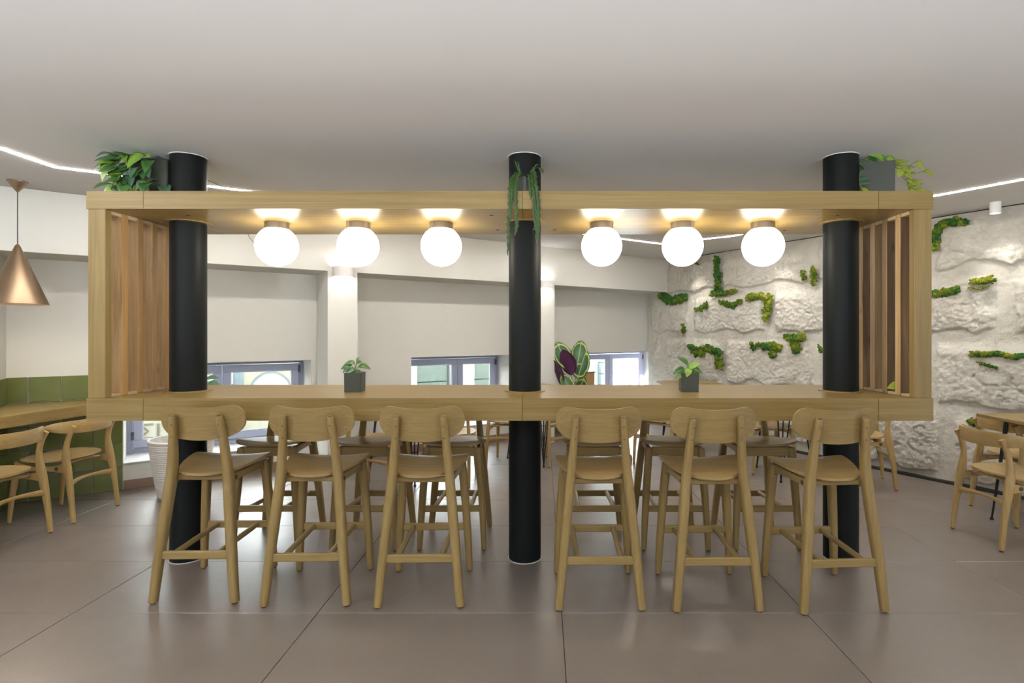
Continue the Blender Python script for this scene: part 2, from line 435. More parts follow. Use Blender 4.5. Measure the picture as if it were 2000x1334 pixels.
# back wall with pilasters, bulkhead beam and three low window openings
ZS, HEAD, SILL = 2.02, 1.115, 0.24
S0, S1 = -3.4, 7.2
wins = [(-0.356, 1.221), (2.324, 3.74), (5.006, 6.583)]
L_ = [(S0, S1, 0.0, 1.0, ZS, CEIL)]
L_ += [(S0, -1.112, 0, 1.0, 0, ZS), (1.274, 1.563, 0, 0.5, 0, ZS), (3.76, 4.05, 0, 0.5, 0, ZS)]
L_ += [(-1.112, S1, 0.5, 1.0, HEAD, ZS), (-1.112, S1, 0.5, 1.0, 0, SILL-0.012)]
edges = [-1.112] + [e for w in wins for e in w] + [S1]
for k in range(0, len(edges), 2): L_.append((edges[k], edges[k+1], 0.5, 1.0, SILL-0.012, HEAD))
wall_back = struct('wall_back', boxes_me('wall_back', L_, wb), 'plaster_white')
for (a, b) in wins:
    link('window_sill', box_me('window_sill', a, b, 0.485, 0.95, SILL-0.012, SILL, 0.003, wb), 'sill_white', wall_back)
# green glazed tiles round the left counter
g = 0.0022
tw = 0.2068
for r in range(5):
    z0, z1 = r*0.2075+g, (r+1)*0.2075-g
    cols = [(-1.112, -0.98)] + [(-0.98+tw*i, -0.98+tw*(i+1)) for i in range(3)]
    for (a, b) in cols:
        link('tile', box_me('tile', a+g, b-g, 0.49, 0.5, z0, z1, 0.002, wb), 'tile_green', wall_back)
    for (a, b) in ((0.285, 0.49), (0.08, 0.285), (0.0, 0.08)):
        link('tile', box_me('tile', -1.112, -1.102, a+g, b-g, z0, z1, 0.002, wb), 'tile_green', wall_back)
    for k in range(4):
        link('tile', box_me('tile', -1.112-tw*(k+1)+g, -1.112-tw*k-g, -0.01, 0.0, z0, z1, 0.002, wb), 'tile_green', wall_back)
for (a, b, o) in ((-0.354, 1.274, 0.5), (1.563, 3.76, 0.5), (4.05, 6.2, 0.5)):
    struct('baseboard_back', box_me('baseboard_back', a, b, o-0.012, o, 0, 0.082, 0.002, wb), 'baseboard_brown')

# windows
def window(n, a, b, mid):
    t = thing('window_%d' % n, WB((a+b)/2, 0.95, SILL), 0, kind='structure')
    inv = Matrix.Translation(-t.location)
    def put(name, me, mat, par=t):
        me.transform(inv); return link(name, me, mat, par)
    o0, o1 = 0.93, 0.985
    fw, sw = 0.045, 0.075
    put('window_frame', boxes_me('window_frame', [(a, b, o0, o1, HEAD-fw, HEAD), (a, b, o0, o1, SILL, SILL+fw), (a, a+fw, o0, o1, SILL+fw, HEAD-fw), (b-fw, b, o0, o1, SILL+fw, HEAD-fw)], wb, 0.003), 'window_paint')
    for (p, q) in ((a+fw, mid), (mid, b-fw)):
        p += 0.003; q -= 0.003; zl, zh = SILL+fw+0.004, HEAD-fw-0.004; oo = o0-0.022
        sh = put('sash', boxes_me('sash', [(p, q, oo, oo+0.05, zh-sw, zh), (p, q, oo, oo+0.05, zl, zl+sw), (p, p+sw, oo, oo+0.05, zl+sw, zh-sw), (q-sw, q, oo, oo+0.05, zl+sw, zh-sw)], wb, 0.006), 'window_paint')
        put('pane', box_me('pane', p+sw, q-sw, oo+0.02, oo+0.026, zl+sw, zh-sw, 0, wb), 'window_glass', sh)
        put('glazing_bead', boxes_me('glazing_bead', [(p+sw, q-sw, oo+0.01, oo+0.02, zh-sw-0.008, zh-sw), (p+sw, q-sw, oo+0.01, oo+0.02, zl+sw, zl+sw+0.008), (p+sw, p+sw+0.008, oo+0.01, oo+0.02, zl+sw, zh-sw), (q-sw-0.008, q-sw, oo+0.01, oo+0.02, zl+sw, zh-sw)], wb), 'sill_white', sh)
    for hs in (a+fw, b-fw):
        for zz in (SILL+0.17, HEAD-0.11):
            put('hinge', box_me('hinge', hs-0.012, hs+0.012, o0-0.036, o0-0.02, zz-0.04, zz+0.04, 0.004, wb), 'dark_gap')
    put('window_handle', boxes_me('window_handle', [(mid-0.012, mid+0.012, o0-0.04, o0-0.022, 0.62, 0.70), (mid-0.008, mid+0.008, o0-0.065, o0-0.04, 0.66, 0.68)], wb, 0.003), 'window_paint')
for n, ((a, b), mid) in enumerate(zip(wins, (0.4325, 3.12, 5.7945)), 1): window(n, a, b, mid)

# what the windows look onto: a neighbouring building across a narrow passage
nb = thing('neighbouring_building', WB(3, 2.6, -0.6), 0, 'pale cream and white building wall seen through the low windows', 'building')
inv_nb = Matrix.Translation(-nb.location)
def nbp(name, lst, mat, bv=0.004):
    me = boxes_me(name, lst, wb, bv); me.transform(inv_nb); return link(name, me, mat, nb)
nbp('facade_dimmed', [(-4.5, 2.6, 2.6, 2.8, -0.6, 1.06)], 'facade_cream')  # lower wall darkened on purpose so the window view stays dim
nbp('facade_dimmed', [(2.6, 13, 2.6, 2.8, -0.6, 1.06)], 'facade_dimmed')
nbp('facade_wall', [(-4.5, 13, 2.57, 2.8, 1.06, 3.4)], 'facade_white')  # upper wall made white to throw sunlight onto the floor inside
nbp('grey_panel', [(0.22, 0.78, 2.55, 2.6, -0.6, 1.05)], 'facade_grey')
nbp('vent_grille', [(0.34, 0.48, 2.53, 2.55, 0.62, 1.05)] , 'facade_white')
for k in range(7): nbp('louvre', [(0.35, 0.47, 2.52, 2.53, 0.65+k*0.055, 0.68+k*0.055)], 'letter_dark', 0)
nbp('lamp_box', [(0.56, 0.66, 2.5, 2.56, 0.74, 0.92)], 'facade_white')
for (s, dx) in ((0.0, 0.12), (0.14, 0.10)):
    vs = [WB(s+dx*(z > 0.5)*-1+w, 2.52+o, z) for z in (0.2, 1.15) for w in (0, 0.075) for o in (0, 0.025)]
    me = mesh('plank', vs, [(0, 1, 3, 2), (4, 6, 7, 5), (0, 4, 5, 1), (2, 3, 7, 6), (0, 2, 6, 4), (1, 5, 7, 3)]); me.transform(inv_nb)
    link('plank', me, 'beech_z', nb)
# blind arch with a white infill
def arc_part(name, r0, r1, o0, o1, mat, sc=1.12, zc=0.62):
    n = 20; vs, fs = [], []
    for i in range(n+1):
        a = PI*i/n
        for r in (r0, r1):
            for o in (o0, o1): vs.append(WB(sc-math.cos(a)*r, o, zc+math.sin(a)*r))
    for i in range(n):
        q = i*4
        fs += [(q, q+4, q+6, q+2), (q+1, q+3, q+7, q+5), (q+2, q+6, q+7, q+3), (q, q+1, q+5, q+4)]
    me = mesh(name, vs, fs); me.transform(inv_nb); link(name, me, mat, nb)
arc_part('arch_moulding', 0.24, 0.255, 2.57, 2.6, 'facade_grey')
arc_part('arch_infill', 0.08, 0.24, 2.585, 2.6, 'facade_dimmed')
arc_part('arch_opening', 0.0, 0.08, 2.58, 2.6, 'slat_wood')
for s in (2.75, 3.75, 4.95, 6.2): nbp('pilaster', [(s, s+0.42, 2.45, 2.6, -0.6, 1.06)], 'facade_dimmed')
for s in (3.2, 4.2, 5.4):
    for k in range(4): nbp('stone_panel', [(s, s+0.52, 2.54, 2.6, -0.58+k*0.4, -0.19+k*0.4)], 'facade_stone', 0.01)
for k in range(7): nbp('siding_board', [(7.0, 7.75, 2.5, 2.6, -0.5+k*0.22, -0.29+k*0.22)], 'facade_slat', 0.012)
nbp('corner_board', [(7.75, 7.98, 2.42, 2.6, -0.6, 1.06)], 'facade_dimmed')
nbp('render_panel', [(7.98, 10.5, 2.56, 2.6, -0.6, 1.06)], 'facade_cream')
fc = bpy.data.curves.new('lettering', 'FONT'); fc.body = 'A\u03A3I'; fc.size = 0.26; fc.extrude = 0.006
ft = bpy.data.objects.new('lettering_tmp', fc); COL.objects.link(ft)
bpy.context.view_layer.update()
lm = bpy.data.meshes.new_from_object(ft.evaluated_get(bpy.context.evaluated_depsgraph_get())); bpy.data.objects.remove(ft)
for v in lm.vertices:
    x, y, z = v.co; v.co = WB(-0.52+x, 2.592-z, 0.10+y)-nb.location
link('lettering', lm, 'letter_dark', nb)
tag(link('pavement', box_me('pavement', -5, 13, 1.05, 2.6, -0.75, -0.6, 0, wb), 'pavement'), 'pale paved passage between the windows and the building outside', 'pavement')

# stone wall: backing, courses of rough blocks, shadow gaps
SE0, SE1 = -6.42, 4.2
wall_right = struct('wall_right', mesh('wall_right', [WS(s, h, z) for s in (SE0, SE1) for h in (-0.25, -0.02) for z in (0, CEIL)],
    [(0, 1, 3, 2), (4, 6, 7, 5), (0, 4, 5, 1), (2, 3, 7, 6), (0, 2, 6, 4), (1, 5, 7, 3)]), 'stone')
def sst(a, b, x):
    t = min(1, max(0, (x-a)/(b-a))); return t*t*(3-2*t)
fb = lambda s, z, o, f, oc=4: mnoise.fractal(Vector((s*f+o, z*f+o*0.7, o)), 1.0, 2.1, oc)
def block_h(s, z, s0, s1, z0, z1, sd):
    n_lo = fb(s, z, sd, 1.3)
    # chipped, scalloped outline
    sc = abs(math.sin(s*5.2+2.0*mnoise.noise(Vector((s*1.7, sd, z0)))+sd))
    low = z-z0-0.03-0.11*sc*(0.35+0.75*abs(mnoise.noise(Vector((s*2.3, 3.1, sd)))))-0.012*mnoise.noise(Vector((s*14, z*14, sd)))
    ups = z1-z-0.02-0.03*abs(fb(s, z, sd+5, 4))
    le = s-s0-0.05-0.07*abs(fb(s, z, sd+9, 3.5)); ri = s1-s-0.05-0.07*abs(fb(s, z, sd+12, 3.5))
    e = (sst(-0.004, 0.014, low)*0.75+0.25*sst(0.0, 0.09, low))*sst(-0.01, 0.13, ups)*sst(-0.01, 0.05, le)*sst(-0.01, 0.05, ri)
    face = 0.040+0.012*n_lo
    rough = 0.008*fb(s, z, 2.2, 7, 4)+0.0115*fb(s, z, 7.7, 30, 4)
    crack = 0.02*sst(0.03, 0.0, abs(fb(s, z*2.2, sd+3, 1.6)))
    return 0.012+0.014*fb(s, z, 4.4, 3.0, 5)*(1-e*0.6)+e*(face-crack)+rough*(0.30+0.70*e)
courses = [(0.02, 0.70, [-6.42, -5.9, -4.75, -3.5, -2.35, -1.1, 0.1, 1.4, 2.8, 4.2]),
           (0.70, 1.36, [-6.42, -6.1, -4.96, -3.6, -2.5, -1.3, 0.0, 1.4, 2.8, 4.2]),
           (1.36, 1.95, [-6.42, -5.52, -4.22, -3.05, -1.91, -0.7, 0.5, 1.9, 3.1, 4.2]),
           (1.95, 2.497, [-6.42, -6.2, -5.02, -3.66, -2.5, -1.35, -0.2, 1.0, 2.4, 4.2])]
for ci, (z0, z1, js) in enumerate(courses):
    for bi in range(len(js)-1):
        s0, s1 = js[bi], js[bi+1]; sd = ci*3.7+bi*1.31
        vis = s0 < -0.6
        res = 0.0115 if vis else 0.06
        ns, nz = max(4, int((s1-s0)/res)), max(4, int((z1-z0)/res))
        vs, fs = [], []
        for i in range(ns+1):
            s = s0+(s1-s0)*i/ns
            for j in range(nz+1):
                z = z0+(z1-z0)*j/nz
                vs.append(WS(s, block_h(s, z, s0, s1, z0, z1, sd), z))
        for i in range(ns):
            for j in range(nz):
                a = i*(nz+1)+j; fs.append((a, a+nz+1, a+nz+2, a+1))
        me = bpy.data.meshes.new('stone_block'); me.from_pydata(vs, [], fs); me.polygons.foreach_set('use_smooth', [True]*len(me.polygons))
        link('stone_block', me, 'stone', wall_right)
def wsbox(name, s0, s1, h0, h1, z0, z1): return mesh(name, [WS(s, h, z) for s in (s0, s1) for h in (h0, h1) for z in (z0, z1)],
    [(0, 1, 3, 2), (4, 6, 7, 5), (0, 4, 5, 1), (2, 3, 7, 6), (0, 2, 6, 4), (1, 5, 7, 3)])
struct('floor_shade_strip', wsbox('floor_shade_strip', SE0, SE1, -0.01, 0.06, 0.0, 0.024), 'shadow_black')  # black strip paints the shade of the gap at the floor
struct('shade_strip_1', wsbox('shade_strip_1', SE0, SE1, -0.01, 0.035, CEIL-0.005, CEIL), 'shadow_black')  # black strip stands in for the shade in the ceiling gap
# rest of the room behind the photographer: right front wall, left half open shopfront
struct('wall_front', box_me('wall_front', -6.2, 7.4, -3.2, -3.05, 0, CEIL), 'plaster_white')
fr = thing('window_4', (-5.08, -2.1, 0), 0, kind='structure')
for k in range(3): link('shopfront_post', box_me('shopfront_post', -0.05, 0.05, -0.86+k*0.86-0.03, -0.86+k*0.86+0.03, 0, CEIL-.002, 0.004), 'black_metal', fr)
struct('wall_left', box_me('wall_left', -5.15, -5.0, -1.2, 3.36, 0, CEIL), 'plaster_white')

# ------------------------------------------------------------------ columns
CYC = 3.36
COLX = (-2.214, -0.112, 1.862)
col_me = lathe_me('column_shaft', [(0.1, 0.004), (0.1, CEIL-0.004)], 48)
rim_me = lathe_me('column_rim', [(0.1005, -0.004), (0.1045, -0.004), (0.1045, 0.0), (0.1005, 0.0)], 48, close=True)
for x, lb in zip(COLX, ('dark round column through the left end of the wooden bar frame', 'dark round column at the middle of the wooden bar frame', 'dark round column through the right end of the wooden bar frame')):
    t = thing('column', (x, CYC, 0), 0, lb, 'column', 'columns through the bar frame')
    link('column_shaft', col_me, 'column_paint', t)
    link('column_rim', rim_me, 'white_paint', t, (0, 0, CEIL))
    link('column_rim', rim_me, 'plaster_white', t, (0, 0, 0.0045))

# ------------------------------------------------------------------ the bar frame
BX0, BX1, BY0, BY1 = -2.53, 2.166, 2.98, 3.75
bar = thing('bar_table', (-0.18, 3.365, 0), 0, 'long oak bar table with slatted ends and an overhead shelf', 'bar table')
BO = Vector((-0.18, 3.365, 0))
def board(name, x0, x1, z0, z1, nl, nr, mat):
    """board between seams; nl/nr: half-round notch for the column at that end"""
    r = 0.106; out = []
    x0g, x1g = x0+(0.0015 if nl else 0), x1-(0.0015 if nr else 0)
    out.append((x0g, BY0)); out.append((x1g, BY0))
    if nr:
        for k in range(13):
            a = -PI/2-PI*k/12; out.append((min(x1+math.cos(a)*r, x1g), CYC+math.sin(a)*r))
    out.append((x1g, BY1)); out.append((x0g, BY1))
    if nl:
        for k in range(13):
            a = PI/2-PI*k/12; out.append((max(x0+math.cos(a)*r, x0g), CYC+math.sin(a)*r))
    bm = bmesh.new(); vb = [bm.verts.new((x, y, z0)) for x, y in out]; f = bm.faces.new(vb)
    e = bmesh.ops.extrude_face_region(bm, geom=[f])
    for v in e['geom']:
        if isinstance(v, bmesh.types.BMVert): v.co.z = z1
    bmesh.ops.bevel(bm, geom=[ed for ed in bm.edges if ed.is_boundary is False and len(ed.link_faces) == 2 and ed.calc_face_angle(0) > 1.2], offset=0.0022, segments=1, affect='EDGES')
    me = bm_mesh(name, bm); me.transform(Matrix.Translation(-BO)); return link(name, me, mat, bar)
seams = [BX0, COLX[0], -0.114, COLX[2], BX1]
for i in range(4):
    board('tabletop', seams[i], seams[i+1], 0.915, 1.04, i > 0, i < 3, 'oak_x')
    board('overhead_shelf', seams[i], seams[i+1], 2.09, 2.189, i > 0, i < 3, 'oak_x')
NS = 7; pitch = (BY1-BY0-0.045)/(NS-1)
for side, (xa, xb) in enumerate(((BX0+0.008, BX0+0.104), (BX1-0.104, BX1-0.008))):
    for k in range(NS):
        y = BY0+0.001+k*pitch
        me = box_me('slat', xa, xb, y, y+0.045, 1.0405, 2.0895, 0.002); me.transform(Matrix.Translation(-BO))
        ob = link('slat' if k else 'post', me, (['slat_wood', 'slat_lit_edge'] if side == 0 else ['slat_dark', 'slat_wood']) if k else 'oak_z', bar)
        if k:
            for p in me.polygons: p.material_index = 1 if abs(p.normal.x) > .7 else 0   # side faces lighter: globe light painted into their colour
        if k:
            for z0, z1 in ((1.0405, 1.0545), (2.0695, 2.0895)):
                me = box_me('spacer', xa+.004, xb-.004, y-pitch+.0455, y-.0005, z0, z1, 0.001); me.transform(Matrix.Translation(-BO)); link('spacer', me, 'beech_light', bar)
ring = lathe_me('collar_ring', [(0.101, -0.003), (0.128, -0.003), (0.128, 0.003), (0.101, 0.003)], 48, close=True)
for x in COLX:
    for z in (1.0432, 2.0868): link('collar_ring', ring, 'oak_x', bar, (x-BO.x, CYC-BO.y, z))
pl_me = lathe_me('screw_cover', [(0, -0.002), (0.011, -0.002), (0.011, 0.0), (0, 0.0)], 14)
for (x, y) in ((-2.07, 3.14), (-0.30, 3.14), (0.08, 3.58), (1.72, 3.14), (1.62, 3.60), (-0.3, 3.58)):
    link('screw_cover', pl_me, 'dark_plug', bar, (x-BO.x, y-BO.y, 2.0895))

# ------------------------------------------------------------------ globe lamps
def globe_proto():
    t = thing('globe_lamp', (0, 0, 0), 0, '', 'lamp', 'globe lamps under the overhead shelf')
    link('ceiling_cup', lathe_me('ceiling_cup', [(0, 0.005), (0.072, 0.005), (0.072, 0.045), (0.06, 0.045)][::-1], 32), 'bronze', t, (0, 0, -0.0455))
    R = 0.126; pr = [(R*math.sin(a), -R*math.cos(a)) for a in [PI*k/20*0.86 for k in range(21)]]
    link('globe', lathe_me('globe', pr, 40), 'globe_glow', t, (0, 0, -0.145))
    return t
ordn = ['first', 'second', 'third', 'fourth', 'fifth', 'sixth']
gl = globe_proto()
for i, px in enumerate((541, 700, 862, 1175, 1333, 1490)):
    lab = 'glowing white globe lamp, %s from the left under the oak shelf' % ordn[i]
    loc = ((px-CX)/F_PX*3.36, 3.36, 2.0895)
    if i == 0: gl.location = loc; gl['label'] = lab
    else: dup(gl, loc, 0, lab)

# bowl uplighters added out of view behind the camera to brighten the ceiling
for k in range(5):
    t = thing('fill_uplighter', (-4.2+k*1.6, -0.7, CEIL), 0, 'added unseen bowl uplighter behind the viewer, %s from the left' % ordn[k], 'lamp', 'added unseen uplighters behind the viewer')
    link('ceiling_cup', lathe_me('ceiling_cup', [(0, -.03), (0.05, -.03), (0.05, 0), (0.0, 0.0)], 24), 'bronze', t)
    link('cord', sweep_me('cord', [(0, 0, -.03), (0, 0, -.78)], [.003, .003], n=6, sub=1), 'cord_grey', t)
    bw = [(0.20*math.sin(a), -0.80-0.14*math.cos(a)) for a in [PI/2*q/12 for q in range(13)]]
    link('bowl', lathe_me('bowl', bw+[(r-.004 if r > .01 else 0, z+.005) for r, z in bw[::-1]], 32), 'white_paint', t)
    link('bulb', lathe_me('bulb', [(0.035*math.sin(PI*q/10), -0.86-0.035*math.cos(PI*q/10)) for q in range(11)], 16), 'lens_glow', t)
    ul = bpy.data.lights.new('fill_uplight', 'POINT'); ul.energy = E_UP; ul.color = (.93, .965, 1.0); ul.shadow_soft_size = .05
    uo = bpy.data.objects.new('fill_uplight', ul); COL.objects.link(uo); uo.parent = t; uo.location = (0, 0, -.80)

# ------------------------------------------------------------------ bar stools
def stool_proto():
    t = thing('bar_stool', (0, 0, 0), 0, '', 'stool', 'bar stools along the bar table')
    for s in (-1, 1):
        rl = link('leg', sweep_me('leg', [(s*.210, -.212, .008), (s*.187, -.198, .25), (s*.163, -.176, .50), (s*.147, -.163, .66), (s*.133, -.175, .82), (s*.121, -.197, .958), (s*.120, -.200, .972)],
             [.0205, .0235, .0250, .0235, .0200, .0165, .010], [.0205, .025, .029, .028, .022, .0165, .010], n=12, power=3.0), 'beech_z', t)
        link('foot_glide', lathe_me('foot_glide', [(.0125, 0), (.0135, .008)], 12), 'dark_plug', rl, (s*.2105, -.2122, 0))
        flg = link('leg', sweep_me('leg', [(s*.208, .210, .008), (s*.196, .200, .25), (s*.178, .186, .52), (s*.166, .176, .655)],
             [.0175, .0215, .024, .0245], [.0175, .0215, .0245, .025], n=12, power=3.0), 'beech_z', t)
        link('foot_glide', lathe_me('foot_glide', [(.0115, 0), (.0125, .008)], 12), 'dark_plug', flg, (s*.2085, .2102, 0))
        # side rail with curved underside, joining the legs
        n = 12; vs, fs = [], []
        for k in range(n+1):
            u = k/n; y = -.168+u*.345; x = s*(.148+.020*u); d = abs(u-.5)*2
            zb = .600+0.018-.035*d**5; zt = .648+.012*u
            for (dx, z) in ((-.011, zb), (.011, zb), (.011, zt), (-.011, zt)): vs.append((x+dx, y, z))
        for k in range(n):
            for q in range(4): fs.append((k*4+q, k*4+(q+1) % 4, k*4+4+(q+1) % 4, k*4+4+q))
        fs += [(0, 1, 2, 3), (n*4+3, n*4+2, n*4+1, n*4)]
        ar = link('side_rail', mesh('side_rail', vs, fs), 'beech_y', t)
        link('bolt_cover', lathe_me('bolt_cover', [(0, 0), (.011, 0), (.011, .002), (0, .002)], 12), 'dark_plug', ar, (s*.1635, -.115, .63), (0, s*PI/2, 0))
        dw = link('stretcher_dowel', sweep_me('stretcher_dowel', [(s*.112, -.205, .252), (s*.118, .198, .268)], [.015, .015], n=12, sub=1), 'beech_y', t)
        for z, y in ((.925, -.209), (.862, -.2005)):
            sc = link('screw', lathe_me('screw', [(.0065, 0), (.006, .004), (.003, .006), (0, .006)], 10), 'screw_brown', t, (s*(.120+.004*(z < .9)), y+.004, z), (PI/2+.12, 0, 0))
    link('front_rail', box_me('front_rail', -.150, .150, .168, .190, .602, .662, .004), 'beech_x', t)
    link('rear_rail', box_me('rear_rail', -.140, .140, -.136, -.118, .618, .648, .004), 'beech_x', t)
    link('foot_rail', box_me('foot_rail', -.178, .178, -.211, -.189, .226, .268, .004), 'beech_x', t)
    link('foot_rail', box_me('foot_rail', -.181, .181, .188, .210, .246, .286, .004), 'beech_x', t)
    half = [(0, .205), (.10, .204), (.17, .196), (.207, .172), (.216, .13), (.208, .06), (.188, -.02), (.158, -.09), (.115, -.145), (.06, -.176), (0, -.184)]
    out = [(p.x, p.y) for p in cr([(x, y, 0) for x, y in half], 4)]
    out = out + [(-x, y) for x, y in out[-2:0:-1]]
    vs, fs = panel(out, .014, lambda u, v, h: Vector((u, v, .664+.013*(v/.2)+.020*(abs(u)/.216)**2.2*(0.35+.65*sst(-.15, .2, v))-.010*sst(.14, .205, v)+h)), 7)
    link('seat', mesh('seat', vs, fs, True), 'seat_wood', t).data.set_sharp_from_angle(angle=0.9)
    hb = [(0, .0785), (.06, .080), (.11, .085), (.15, .0905), (.174, .0895), (.199, .077), (.2155, .051), (.2225, .012), (.2165, -.021), (.200, -.045), (.177, -.063), (.142, -.079), (.107, -.0868), (.05, -.093), (0, -.0945)]
    out = [(p.x, p.y) for p in cr([(x, y, 0) for x, y in hb], 4)]
    out = out + [(-x, y) for x, y in out[-2:0:-1]]
    vs, fs = panel(out, .013, lambda u, v, h: Vector((u, -.180-.10*(v+.0)*1.0*.9+.9*u*u+h, .930+v)), 6)
    link('backrest', mesh('backrest', vs, fs, True), 'beech_x', t).data.set_sharp_from_angle(angle=0.9)
    return t
st = stool_proto()
near = [(-1.81, 3.00, .6), (-1.222, 2.970, 1.5), (-.635, 2.957, 1.0), (.29, 2.93, 0.2), (.88, 2.917, .6), (1.496, 2.90, 3.2)]
for i, (x, y, a) in enumerate(near):
    lab = 'pale beech bar stool on the near side of the bar, %s from left' % ordn[i]
    if i == 0: st.location = (x, y, 0); st.rotation_euler.z = math.radians(a); st['label'] = lab
    else: dup(st, (x, y, 0), math.radians(a), lab)
for i, (x, a) in enumerate(((-1.795, 1), (-1.15, -1.5), (-.59, 1), (.348, 0), (.862, -.6), (1.447, .8))):
    dup(st, (x, 3.68, 0), PI+math.radians(a), 'beech bar stool on the far window side of the bar, %s from left' % ordn[i])

# ------------------------------------------------------------------ dining chairs with curved backs
def chair_proto():
    t = thing('dining_chair', (0, 0, 0), 0, '', 'chair', 'curved-back dining chairs')
    for s in (-1, 1):
        rl = link('leg', sweep_me('leg', [(s*.206, -.238, .008), (s*.203, -.218, .20), (s*.200, -.190, .38), (s*.197, -.176, .46), (s*.190, -.172, .56), (s*.186, -.192, .65), (s*.188, -.222, .715)],
            [.013, .015, .017, .016, .014, .014, .013], [.014, .020, .030, .030, .019, .018, .020], n=12, power=2.8), 'chair_z', t)
        link('foot_glide', lathe_me('foot_glide', [(.011, 0), (.012, .008)], 12), 'dark_plug', rl, (s*.206, -.2385, 0))
        fg = link('leg', sweep_me('leg', [(s*.214, .228, .008), (s*.206, .212, .20), (s*.197, .192, .36), (s*.193, .180, .432)], [.0115, .016, .019, .018], [.0125, .017, .022, .022], n=12, power=2.4), 'chair_z', t)
        link('foot_glide', lathe_me('foot_glide', [(.0095, 0), (.0105, .008)], 12), 'dark_plug', fg, (s*.2145, .2285, 0))
        n = 14; vs, fs = [], []
        for k in range(n+1):
            u = k/n; y = -.19+u*.385; d = abs(u-.5)*2; x = s*.196
            zc = .400; h = .020+.014*d**3
            zt = zc+h-.006*(1-d) + .022*max(0, u-.6)/.4; zb = zc-h+.006*(1-d)+.012*max(0, u-.6)/.4
            for (dx, z) in ((-.012, zb), (.012, zb), (.012, zt), (-.012, zt)): vs.append((x+dx, y, z))
        for k in range(n):
            for q in range(4): fs.append((k*4+q, k*4+(q+1) % 4, k*4+4+(q+1) % 4, k*4+4+q))
        fs += [(0, 1, 2, 3), (n*4+3, n*4+2, n*4+1, n*4)]
        ar = link('side_rail', mesh('side_rail', vs, fs), 'chair_y', t)
        link('bolt_cover', lathe_me('bolt_cover', [(0, 0), (.014, 0), (.014, .002), (0, .002)], 14), 'dark_plug', ar, (s*.208, -.115, .402), (0, s*PI/2, 0))
    link('cross_rail', sweep_me('cross_rail', [(-.19, .12, .412), (0, .12, .430), (.19, .12, .412)], [.02]*3, [.012]*3, n=10, ref=(0, 1, 0), power=3), 'chair_x', t)
    link('cross_rail', sweep_me('cross_rail', [(-.19, -.10, .405), (0, -.10, .428), (.19, -.10, .405)], [.02]*3, [.012]*3, n=10, ref=(0, 1, 0), power=3), 'chair_x', t)
    link('stretcher', sweep_me('stretcher', [(-.200, -.202, .285), (-.10, -.175, .296), (0, -.165, .300), (.10, -.175, .296), (.200, -.202, .285)], [.012, .010, .009, .010, .012], [.024, .015, .012, .015, .024], n=10, ref=(0, 1, 0), power=2.6), 'chair_x', t)
    out = []
    for k in range(48):
        a = 2*PI*k/48; c, sn = math.cos(a), math.sin(a)
        out.append((math.copysign(abs(c)**.82, c)*.236, math.copysign(abs(sn)**.86, sn)*.215*(1.0 if sn > 0 else .93)+.02))
    vs, fs = panel(out, .013, lambda u, v, h: Vector((u, v, .444+.010*(u/.236)**2+.008*sst(.0, .22, v)+.012*sst(-.08, -.2, v)+h)), 6)
    link('seat', mesh('seat', vs, fs, True), 'chair_seat', t).data.set_sharp_from_angle(angle=0.9)
    # backrest: wide curved board, deep in the middle and rounded at the ends
    n = 28; vs, fs = [], []
    for k in range(n+1):
        u = -1+2*k/n; x = .272*math.sin(u*1.45)/math.sin(1.45); y = -.246+.165*(1-math.cos(u*1.45))/(1-math.cos(1.45))
        hh = .050*(max(0.02, 1-abs(u)**3.2))**.6; zc = .700+.012*u*u
        tn = Vector((math.cos(u*1.2), math.sin(u*1.2), 0)); nn = Vector((-tn.y, tn.x, 0))
        for (a, z) in ((-.008, -hh*.92), (.008, -hh*.92), (.010, -hh*.5), (.010, hh*.5), (.006, hh), (-.006, hh), (-.012, hh*.5), (-.012, -hh*.5)):
            vs.append(Vector((x, y, zc+z))+nn*a)
    for k in range(n):
        for q in range(8): fs.append((k*8+q, k*8+(q+1) % 8, k*8+8+(q+1) % 8, k*8+8+q))
    fs += [tuple(range(8)), tuple(n*8+q for q in range(8))[::-1]]
    link('backrest', mesh('backrest', vs, fs, True), 'chair_x', t).data.set_sharp_from_angle(angle=0.7)
    return t
ch = chair_proto()
chairs = [(-3.69, 4.16, 90, 'curved-back beech chair under the left counter, nearer the white planter'),
          (-3.69, 3.565, 90, 'curved-back beech chair cut off at the left edge, facing the green tiles'),
          (3.18, 3.652, -90, 'curved-back beech chair before the table at the right edge'),
          (3.715, 4.16, -90, 'curved-back beech chair tucked under the table at the right edge'),
          (2.99, 5.06, 72, 'curved-back beech chair by the stone wall, right of the right column'),
          (-.345, 5.815, -11, 'curved-back beech chair seen left of the middle column, under the bar'),
          (.262, 5.845, 2, 'curved-back beech chair seen just right of the middle column, under the bar'),
          (-1.47, 4.81, -10, 'curved-back beech chair seen between the second and third near stools'),
          (-.875, 5.11, 0, 'curved-back beech chair seen behind the third near stool from left'),
          (2.30, 5.56, 180, 'curved-back beech chair facing the bar, behind its last two stools'),
          (1.28, 5.90, -30, 'curved-back beech chair seen between the fourth and fifth near stools')]
for i, (x, y, a, lab) in enumerate(chairs):
    if i == 0: ch.location = (x, y, 0); ch.rotation_euler.z = math.radians(a); ch['label'] = lab
    else: dup(ch, (x, y, 0), math.radians(a), lab)

